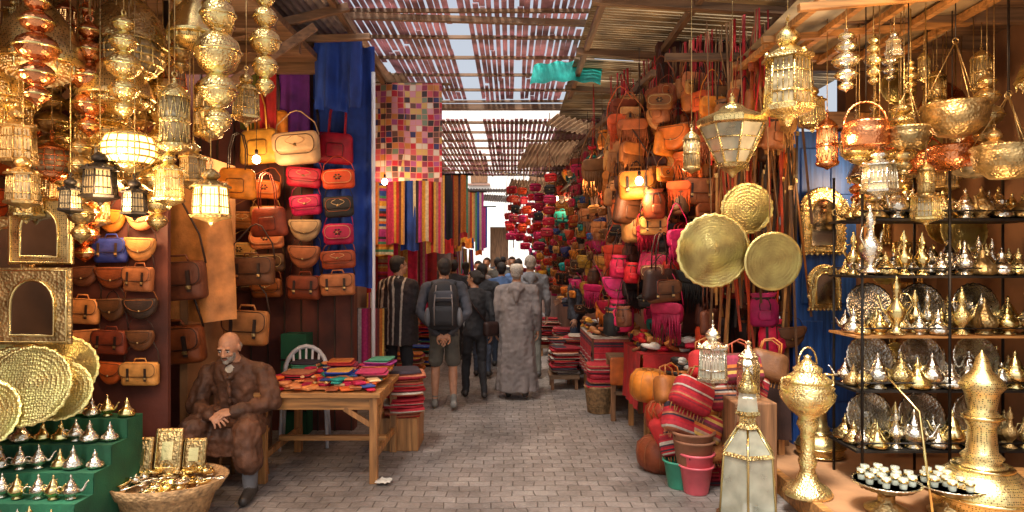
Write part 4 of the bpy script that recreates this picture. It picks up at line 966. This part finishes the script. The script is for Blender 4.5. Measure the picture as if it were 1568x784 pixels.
kettle(2.33,4.3,2.62,.15,'copper'); pot(2.92,4.3,2.72,.2,'old_brass',.45); pot(3.1,4.6,2.5,.16,'copper',.35); pot(3.15,4.15,2.42,.2,'old_brass',.35); pot(2.55,4.2,2.55,.12,'old_brass',.3); kettle(3.05,4.8,2.5,.13,'copper')
pot(3.35,4.4,2.45,.15,'old_brass',.4)
w=MB(); w.box((3.35,4.0,.26),(.5,.5,.24),'table_x'); w.box((3.35,3.74,.26),(.52,.02,.05),'table_x'); put('wooden_crate',w,bevel=.01)

# ================================================================== PEOPLE
def T(x,y,z): return Matrix.Translation((x,y,z))
class Fig:
    def __init__(s): s.v=[]; s.f=[]; s.l=[]
    def add(s,mb,label):
        o=len(s.v); s.v.extend(mb.v)
        for f in mb.f: s.f.append([a+o for a in f]); s.l.append(label)
    def ell(s,c,r,label,M=None,n=14):
        m=MB(); m.ball(c,r,'skin',n,M); s.add(m,label)
    def chain(s,pts,rad,label,M=None,n=12):
        m=MB(); P=[Vector(p) for p in pts]
        for i,(p,r) in enumerate(zip(P,rad)):
            m.ball(p,r*1.0,'skin',n,M)
            if i+1<len(P): m.tube([p,P[i+1]],r,'skin',n,M,rr=[r,rad[i+1]])
        s.add(m,label)
    def loft(s,rings,label,M=None,n=28,fold=0,fa=0.0):
        m=MB(); vs=[];fs=[]
        for (cx,cy,z,rx,ry) in rings:
            for i in range(n):
                a=2*pi*i/n; k=1+(fa*math.cos(fold*a+z*2) if fold else 0)*max(0,min(1,(1.2-z)))
                vs.append((cx+rx*k*math.cos(a),cy+ry*k*math.sin(a),z))
        N=len(rings)
        for j in range(N-1):
            for i in range(n):
                k=(i+1)%n; fs.append([j*n+i,j*n+k,(j+1)*n+k,(j+1)*n+i])
        fs.append(list(range(n))[::-1]); fs.append([(N-1)*n+i for i in range(n)])
        if rings[-1][2]<rings[0][2]: fs=[f[::-1] for f in fs]
        m.add(vs,fs,'skin',True,M); s.add(m,label)
    def fuse(s,voxel,matmap,mb,smooth=3,cloth=None,amp=.006):
        me=bpy.data.meshes.new('t'); me.from_pydata(s.v,[],s.f); me.update()
        ob=bpy.data.objects.new('t',me); C.objects.link(ob)
        r=ob.modifiers.new('r','REMESH'); r.mode='VOXEL'; r.voxel_size=voxel
        if smooth: q=ob.modifiers.new('s','SMOOTH'); q.factor=.5; q.iterations=smooth
        dg=bpy.context.evaluated_depsgraph_get(); dg.update(); ev=ob.evaluated_get(dg); m2=ev.to_mesh()
        bvh=BVHTree.FromPolygons([Vector(v) for v in s.v],s.f)
        vs=[v.co.copy() for v in m2.vertices]; ns=[v.normal.copy() for v in m2.vertices]
        fs=[list(p.vertices) for p in m2.polygons]
        lab=[]
        vl=[None]*len(vs)
        for p in m2.polygons:
            hit=bvh.find_nearest(p.center); lb=s.l[hit[2]] if hit[2] is not None else s.l[0]; lab.append(lb)
            for a in p.vertices: vl[a]=lb
        if cloth:
            for i,(v,nn) in enumerate(zip(vs,ns)):
                if vl[i] in cloth:
                    q=Vector((v.x*11,v.y*11,v.z*4.5)); d=noise.noise(q)*amp+noise.noise(v*22)*amp*.45
                    vs[i]=v+nn*d
        ev.to_mesh_clear(); bpy.data.objects.remove(ob); bpy.data.meshes.remove(me)
        o=len(mb.v); mb.v.extend([tuple(v) for v in vs])
        for f,lb in zip(fs,lab): mb.f.append([a+o for a in f]); mb.m.append(mb.mi(matmap[lb])); mb.s.append(True)
def head(F,M,hair='hair',beard=None,bald=False,bun=False,cap=False,long=False):
    F.ell((0,-.012,.025),(.074,.094,.09),'skin',M,18)
    F.ell((0,.03,-.045),(.056,.06,.062),beard or 'skin',M,16)
    F.ell((0,.055,-.015),(.05,.04,.05),'skin',M)
    F.ell((0,.078,-.082),(.026,.02,.02),beard or 'skin',M,10)
    F.chain([(0,.085,.02),(0,.108,-.022)],[.009,.014],'skin',M,8)
    for sx in(-1,1):
        F.ell((sx*.014,.1,-.026),(.009,.011,.008),'skin',M,8)
        F.ell((sx*.03,.08,.028),(.024,.012,.009),'skin',M,8)
        F.ell((sx*.04,.068,-.022),(.018,.018,.017),'skin',M,8)
        F.ell((sx*.078,-.008,-.004),(.009,.02,.031),'skin',M,8)
    F.ell((0,.086,-.052),(.022,.012,.009),'lip',M,8)
    if not bald:
        F.ell((0,-.026,.036),(.084,.094,.092),hair,M,18); F.ell((0,-.05,-.02),(.07,.06,.06),hair,M,14); F.ell((0,.03,.085),(.06,.05,.03),hair,M,12)
    if bun: F.ell((0,-.13,.03),(.035,.04,.035),hair,M,10)
    if long: F.ell((0,-.075,-.08),(.06,.04,.1),hair,M,12)
    if cap: F.loft([(0,-.01,.04,.09,.105),(0,-.012,.09,.086,.098),(0,-.014,.118,.07,.08),(0,-.014,.124,.02,.02)],'cap',M,20)
def eyes(mb,M):
    for sx in(-1,1):
        mb.ball((sx*.031,.083,.006),(.013,.01,.0065),'eye_white',8,M); mb.ball((sx*.031,.091,.005),(.0055,.004,.0055),'eye_dark',8,M)
def hand(mb,M,side=1,curl=.45):
    F=Fig()
    F.chain([(-.03,0,0),(.01,0,0)],[.024,.022],'s',M,10)
    F.ell((.045,0,0),(.052,.04,.015),'s',M); F.ell((.03,side*.022,-.006),(.03,.018,.014),'s',M,10)
    for i,(y,l) in enumerate([(.031,.070),(.0105,.079),(-.0105,.073),(-.031,.057)]):
        p=Vector((.082-.004*abs(i-1),y*side,0)); a=curl*.4+.05*i; pts=[p]
        for k,fr in enumerate((.45,.32,.23)):
            a+=curl*(.55 if k else .2); p=p+Vector((math.cos(a)*l*fr,side*(y*.15),-math.sin(a)*l*fr)); pts.append(p)
        F.chain(pts,[.0098,.009,.0083,.0072],'s',M,8)
    F.chain([(.02,side*.03,-.004),(.045,side*.055,-.014),(.07,side*.064,-.024),(.09,side*.06,-.034)],[.014,.0115,.0105,.0085],'s',M,8)
    F.fuse(.0045,{'s':'skin'},mb,2)
def standing(name,loc,rz,H,o):
    F=Fig(); mb=MB(); k=H/1.75; S=Matrix.Scale(k,4); st=o.get('stride',0.0); th=o.get('thick',1.0)
    wd=o.get('w',1.0); vx=.0105 if loc[1]<10 else .016
    ll=[(-.09,0,.9),(-.1,.03+st*.6,.5),(-.11,st,.095)]; rl=[(.09,0,.9),(.1,.03-st*.3,.5),(.11,-st,.095+.02*(st>0))]
    if o.get('robe'):
        F.loft([(0,0,.1,.25*wd,.2),(0,0,.3,.235*wd,.185),(0,-.005,.6,.215*wd,.165),(0,-.01,.9,.205*wd,.155),(0,-.01,1.1,.2*wd,.145),(0,-.012,1.3,.205*wd,.135),(0,-.01,1.42,.185*wd,.115),(0,0,1.49,.1,.08),(0,0,1.52,.07,.07)],'top',S,36,11,.07)
    else:
        hz=o.get('hem',.86)
        if o.get('cloak'):
            F.loft([(0,0,hz,.25*wd,.19),(0,0,1.0,.24*wd,.17),(0,-.01,1.2,.235*wd,.155),(0,-.01,1.36,.225*wd,.14),(0,-.01,1.44,.17*wd,.11),(0,0,1.5,.09,.08)],'top',S,32,9,.05)
        else:
            F.loft([(0,0,hz,.165*wd*th,.125*th),(0,0,.95,.163*wd*th,.125*th),(0,0,1.08,.15*wd*th,.115*th),(0,-.005,1.25,.175*wd*th,.125*th),(0,-.008,1.36,.185*wd*th,.125*th),(0,-.005,1.43,.165*wd,.1),(0,0,1.49,.085,.07)],'top',S)
        F.ell((0,0,.9),(.16*wd,.12,.11),'leg',S)
    if o.get('shorts'):
        for q in(ll,rl):
            kx=Vector(q[1]); hx=Vector(q[0]); mid=hx.lerp(kx,.85)
            F.chain([hx,mid],[.092,.084],'leg',S)
            ax=Vector(q[2]); c1=kx.lerp(ax,.3)+Vector((0,-.012,0))
            F.chain([mid,kx,c1,ax],[.06,.052,.054,.034],'calf',S)
            F.chain([ax+Vector((0,0,.05)),ax],[.038,.038],'shoe',S)
    elif not o.get('robe'):
        for q in(ll,rl): F.chain(q,[.088,.062,.05],'leg',S)
    else:
        for q in(ll,rl): F.chain([q[1],q[2]],[.055,.04],'calf',S)
    for q in(ll,rl):
        a=Vector(q[2]); F.chain([(a.x,a.y-.035,a.z-.045),(a.x*1.05,a.y+.06,a.z-.053),(a.x*1.15,a.y+.15,a.z-.06)],[.043,.04,.033],'shoe',S)
    sh=.195*wd; hands=[]
    ar=[.066*th,.052*th,.036]
    for sx in(-1,1):
        pose=o.get('arm_l' if sx<0 else 'arm_r','down')
        s0=(sx*sh,-.005,1.405)
        if pose=='down': e=(sx*(sh+.05),-.03,1.13); w_=(sx*(sh+.055),.03,.9)
        elif pose=='fwd': e=(sx*(sh+.04),-.02,1.14); w_=(sx*(sh-.03),.21,1.12)
        elif pose=='swing': e=(sx*(sh+.05),-.08,1.14); w_=(sx*(sh+.05),-.04,.91)
        elif pose=='back': e=(sx*(sh+.07),-.12,1.13); w_=(sx*.07,-.2,.9)
        F.chain([s0,e,w_],ar,'top',S)
        d=(Vector(w_)-Vector(e)).normalized(); hands.append((sx,Vector(w_)+d*.02,d,pose))
    F.chain([(-sh*.9,-.005,1.42),(0,-.01,1.46),(sh*.9,-.005,1.42)],[.06,.075,.06],'top',S)
    F.chain([(0,-.01,1.44),(0,.01,1.57)],[.06,.052],'skin',S)
    HM=S@T(0,.015,1.635)@Matrix.Rotation(o.get('yaw',0),4,'Z')@Matrix.Rotation(o.get('pitch',0),4,'X')
    head(F,HM,'hair',cap=o.get('cap',False),bun=o.get('bun',False),bald=o.get('bald',False),long=o.get('long',False))
    if o.get('hood'): F.ell((0,-.11,1.44),(.11,.06,.08),'top',S); F.chain([(0,-.14,1.42),(0,-.17,1.28)],[.05,.015],'top',S)
    mm=dict(skin='skin',lip='lip',hair=o.get('hairm','hair_dark'),cap='cap_white',top=o['top'],leg=o.get('legm','denim'),calf=o.get('calfm','skin'),shoe=o.get('shoem','shoe'))
    F.fuse(vx,mm,mb,3 if vx<.012 else 2,cloth=('top','leg'),amp=.018)
    eyes(mb,HM)
    for sx,p,d,pose in hands:
        X=d; Z=(Vector((sx,0,0)) if pose!='back' else Vector((0,1,0)))
        Z=(Z-X*Z.dot(X)).normalized(); Y=Z.cross(X)
        R=Matrix((X,Y,Z)).transposed().to_4x4()
        hand(mb,S@Matrix.Translation(p)@R,side=(1 if Y.y>0 else -1),curl=.5)
    if o.get('pack'):
        B=MB(); B.lathe([(.13,0),(.165,.03),(.175,.2),(.17,.38),(.13,.5),(.06,.54)],'cloth_black',20,sc=(1,.72)); B.pillow(ro(.26,.22,.04),.07,'cloth_black',M=T(0,-.1,.27)); B.pillow(ro(.22,.12,.03),.05,'jacket_dark',M=T(0,-.1,.44))
        for sx in(-1,1):
            B.tube([(sx*.08,-.11,.5),(sx*.1,-.18,.3),(sx*.1,-.17,.06)],.008,'wool_grey',5)
            B.tube([(sx*.1,.05,.46),(sx*.13,.1,.52),(sx*.13,.2,.49),(sx*.14,.245,.3),(sx*.17,.18,.12),(sx*.14,.06,.06)],.02,'cloth_black',6)
            B.ball((sx*.175,-.02,.14),(.04,.05,.11),'jacket_grey',10)
        B.tube([(-.1,-.16,.36),(.1,-.17,.36)],.005,'wool_grey',4)
        mb.merge(B,S@T(0,-.21,.95))
    if o.get('sling'):
        B=MB(); B.tube([(-.15,-.1,1.46),(-.02,-.15,1.25),(.16,-.13,1.02)],.012,'leather_dark',5); B.pillow(ro(.24,.2,.04),.08,'leather_dark',M=T(.19,-.1,1.06)@Matrix.Rotation(.5,4,'Z')); mb.merge(B,S)
    return put(name,mb,loc,rz)
standing('man_in_striped_djellaba',(-1.36,7.8,0),-.35,1.78,dict(top='djellaba_stripe',cloak=True,hem=.72,hood=True,legm='cloth_black',w=1.02,arm_l='down',arm_r='fwd',yaw=-.5,shoem='shoe'))
standing('man_with_backpack',(-.79,7.6,0),.08,1.75,dict(top='jacket_dark',th=1,shorts=True,legm='cloth_khaki',arm_l='back',arm_r='back',pack=True,stride=.07,shoem='shoe_tan',yaw=.2,w=1.08))
standing('woman_in_black',(-.47,8.2,0),.2,1.6,dict(top='cloth_black',legm='cloth_black',stride=.14,arm_l='fwd',arm_r='swing',yaw=.9,w=.92,calfm='cloth_black',bun=True,sling=True))
standing('man_in_grey_robe',(.06,8.2,0),-.05,1.68,dict(top='wool_grey',robe=True,w=1.12,hood=True,cap=True,hairm='hair_grey',stride=.05,calfm='wool_grey',yaw=-.1,thick=1.1))
standing('man_in_grey_jacket',(.27,9.7,0),.05,1.8,dict(top='jacket_grey',legm='cloth_khaki',stride=.12,hairm='hair_grey',thick=1.12,hood=True))
standing('pedestrian',(-.44,9.7,0),-.1,1.68,dict(top='cloth_black',legm='denim',stride=.1,long=True,thick=1.1))
standing('pedestrian',(-.17,10.6,0),.1,1.7,dict(top='jacket_blue',legm='denim',stride=.12,thick=1.1,arm_l='swing'))
standing('pedestrian',(-1.0,11.2,0),0,1.74,dict(top='cloth_black',legm='cloth_black',stride=.1,thick=1.15))
standing('pedestrian',(-.64,12.4,0),pi,1.72,dict(top='wool_grey',robe=True,stride=.05,calfm='wool_grey'))
standing('pedestrian',(.12,12.6,0),.1,1.76,dict(top='jacket_blue',legm='denim',stride=.1,thick=1.1))
standing('pedestrian',(-.3,13.8,0),.0,1.8,dict(top='cloth_khaki',legm='denim',stride=.1,thick=1.1))
standing('pedestrian',(-.95,13.4,0),.2,1.7,dict(top='cloth_red',legm='cloth_black',stride=.1,thick=1.1,long=True))
standing('pedestrian',(.0,15,0),pi,1.82,dict(top='cloth_black',legm='denim',stride=.1,thick=1.1))
standing('pedestrian',(-.6,15.6,0),pi-.2,1.8,dict(top='cap_white',robe=True,stride=.05,calfm='wool_grey'))
standing('pedestrian',(-.25,18,0),0,1.84,dict(top='jacket_grey',legm='denim',stride=.1,thick=1.1))
standing('pedestrian',(-.75,18.6,0),0,1.78,dict(top='cloth_black',legm='denim',stride=.1,thick=1.15))
standing('pedestrian',(.2,19.5,0),pi,1.8,dict(top='cloth_red',legm='denim',stride=.1,thick=1.1,long=True))
standing('pedestrian',(-.5,22,0),pi,1.8,dict(top='jacket_dark',legm='denim',stride=.1,thick=1.1))
standing('pedestrian',(-.1,24,0),pi,1.82,dict(top='cap_white',legm='denim',stride=.1,thick=1.1))
standing('shop_assistant',(.98,9.95,0),pi/2,1.7,dict(top='jacket_dark',legm='denim',thick=1.1,arm_r='fwd'))

def seated():
    mb=MB(); F=Fig()
    X,Y=-2.12,5.14
    F.ell((X,Y,.5),(.19,.16,.14),'coat'); 
    F.loft([(X,Y,.42,.21,.18),(X,Y-.01,.55,.2,.165),(X,Y-.04,.7,.195,.155),(X-.005,Y-.075,.82,.2,.145),(X-.01,Y-.1,.89,.17,.12),(X-.012,Y-.12,.95,.1,.09)],'coat')
    F.ell((X-.01,Y-.03,.83),(.17,.12,.12),'coat')
    F.chain([(X-.2,Y-.1,.86),(X-.01,Y-.1,.91),(X+.19,Y-.1,.86)],[.07,.08,.07],'coat')
    F.chain([(X-.22,Y-.1,.85),(X-.28,Y-.17,.62),(X-.09,Y-.37,.6)],[.076,.067,.05],'coat')
    F.chain([(X+.21,Y-.1,.85),(X+.29,Y-.17,.64),(X+.10,Y-.36,.62)],[.076,.067,.05],'coat')
    F.chain([(X-.11,Y-.35,.6),(X-.075,Y-.385,.6)],[.053,.05],'coat'); F.chain([(X+.12,Y-.345,.62),(X+.095,Y-.37,.62)],[.053,.05],'coat')
    for sx,kx in((-1,-.2),(1,.2)):
        F.chain([(X+sx*.1,Y,.5),(X+kx,Y-.4,.49)],[.125,.1],'coat')
        F.chain([(X+kx,Y-.4,.48),(X+kx*1.1,Y-.42,.28)],[.1,.1],'coat')
        F.chain([(X+kx*1.05,Y-.39,.35),(X+kx*1.1,Y-.4,.1)],[.068,.052],'trouser')
        F.chain([(X+kx*1.1,Y-.37,.055),(X+kx*1.15,Y-.47,.045),(X+kx*1.2,Y-.57,.038)],[.047,.045,.037],'shoe')
    F.loft([(X,Y-.27,.3,.23,.15),(X,Y-.25,.42,.21,.17),(X,Y-.22,.5,.19,.17)],'coat')
    F.chain([(X-.1,Y-.14,.93),(X-.01,Y-.08,.975),(X+.08,Y-.14,.93)],[.032,.036,.032],'coat')
    F.chain([(X-.09,Y-.17,.92),(X-.02,Y-.245,.84)],[.026,.018],'coat'); F.chain([(X+.07,Y-.17,.92),(X,Y-.245,.84)],[.026,.018],'coat')
    F.ell((X-.01,Y-.17,.9),(.06,.055,.06),'shirt')
    F.chain([(X-.01,Y-.245,.84),(X-.005,Y-.225,.7),(X,Y-.2,.58)],[.014,.014,.012],'coat')
    F.chain([(X-.012,Y-.12,.92),(X-.015,Y-.17,1.02)],[.055,.052],'skin')
    F.fuse(.0085,dict(coat='coat_brown',trouser='jacket_grey',shoe='shoe',skin='skin',shirt='cap_white'),mb,3,cloth=('coat',),amp=.026)
    for z in(.78,.7,.62): mb.ball((X,Y-.245+.05*(.8-z)*2,z),(.01,.006,.01),'leather_dark',8)
    H=Fig(); HM=T(X-.02,Y-.2,1.065)@Matrix.Rotation(pi-.05,4,'Z')@Matrix.Rotation(-.3,4,'X')
    head(H,HM,bald=True,beard='beard'); H.ell((0,-.06,-.01),(.073,.05,.05),'hair',HM)
    H.fuse(.005,dict(skin='skin',lip='lip',beard='hair_grey',hair='hair_grey'),mb,2)
    eyes(mb,HM)
    for sx in(-1,1): mb.ball((sx*.031,.088,.02),(.018,.005,.004),'hair_dark',8,HM)
    mb.ball((0,.093,-.046),(.022,.006,.003),'eye_dark',8,HM)
    def fr(X_,Z_):
        X_=Vector(X_).normalized(); Z_=Vector(Z_); Z_=(Z_-X_*Z_.dot(X_)).normalized(); Y_=Z_.cross(X_); return Matrix((X_,Y_,Z_)).transposed().to_4x4(),Y_
    R1,y1=fr((.75,-.6,-.15),(0,-.5,.8)); hand(mb,T(X-.06,Y-.4,.6)@R1,side=(1 if y1.z>0 else -1),curl=.75)
    R2,y2=fr((-.78,-.55,-.1),(0,-.5,.8)); hand(mb,T(X+.085,Y-.385,.625)@R2,side=(1 if y2.z>0 else -1),curl=.75)
    put('seated_shopkeeper',mb)
seated()

# ================================================================== LIGHTS
def bulb(x,y,z,power,col=(1,.62,.31),vis=True,top=3.6):
    if vis:
        mb=MB(); mb.ball((0,0,-.025),(.034,.034,.038),'bulb',16); mb.lathe([(.015,.02),(.015,.06),(.004,.065)],'leather_dark',10)
        mb.tube([(0,0,.06),(0,0,max(.1,top-z))],.003,'iron',4); put('hanging_light_bulb',mb,(x,y,z))
    l=bpy.data.lights.new('bulb_or_fill_light','POINT'); l.energy=power; l.color=col; l.shadow_soft_size=.07
    o=bpy.data.objects.new('bulb_or_fill_light',l); o.location=(x,y,z-.15); C.objects.link(o)
bulb(-2.25,5.75,2.64,24)
bulb(-1.5,7.7,2.68,28)
bulb(1.12,5.75,2.45,24)
bulb(-1.62,3.45,1.95,17,vis=False)
bulb(-2.17,3.45,2.2,19,vis=False)
bulb(-2.7,3.1,2.6,18,vis=False); bulb(-2.6,4.35,2.2,16,vis=False); bulb(-2.1,4.5,2.75,18,vis=False)  # fill lights added to brighten the left shop, no bulb hangs here
bulb(2.6,3.9,3.05,24,vis=False); bulb(2.9,5.3,2.55,22,vis=False); bulb(2.0,4.3,2.6,22,vis=False); bulb(3.1,4.2,1.95,8,vis=False)  # added fill for the right shop, point lights without bulbs
bulb(.95,8.2,2.9,24); bulb(.75,11,2.8,24); bulb(-1.4,11.5,2.8,24); bulb(.5,15,2.9,26); bulb(-1.3,15,2.9,26)  # extra bulbs added as fill lighting along the far stalls

sd=Vector((.2,.45,-1.0)).normalized()
sun=bpy.data.lights.new('sun','SUN'); sun.energy=5.0; sun.angle=math.radians(12); sun.color=(1,.95,.88)
so=bpy.data.objects.new('sun',sun); so.rotation_euler=sd.to_track_quat('-Z','Y').to_euler(); C.objects.link(so)
# hazy bright sky
wd=bpy.data.worlds.new('World'); bpy.context.scene.world=wd; wd.use_nodes=True
nt=wd.node_tree; sk=nt.nodes.new('ShaderNodeTexSky'); sk.sky_type='NISHITA'; sk.sun_disc=False; sk.dust_density=7; sk.ozone_density=.6
v=-sd; sk.sun_elevation=math.asin(v.z); sk.sun_rotation=math.atan2(v.x,v.y)
hsv=nt.nodes.new('ShaderNodeHueSaturation'); hsv.inputs['Saturation'].default_value=.4; hsv.inputs['Value'].default_value=1.7
nt.links.new(sk.outputs[0],hsv.inputs['Color']); nt.links.new(hsv.outputs[0],nt.nodes['Background'].inputs['Color']); nt.nodes['Background'].inputs['Strength'].default_value=.15

cam=bpy.data.cameras.new('camera'); co=bpy.data.objects.new('camera',cam); C.objects.link(co)
co.location=(0,0,1.72); co.rotation_euler=(pi/2,0,0); cam.lens=22.96; cam.sensor_width=36; cam.shift_y=.005; cam.clip_end=400; cam.clip_start=.05
bpy.context.scene.camera=co
vs=bpy.context.scene.view_settings; vs.view_transform='Standard'; vs.look='None'; vs.exposure=0
print('objects',len(bpy.data.objects))
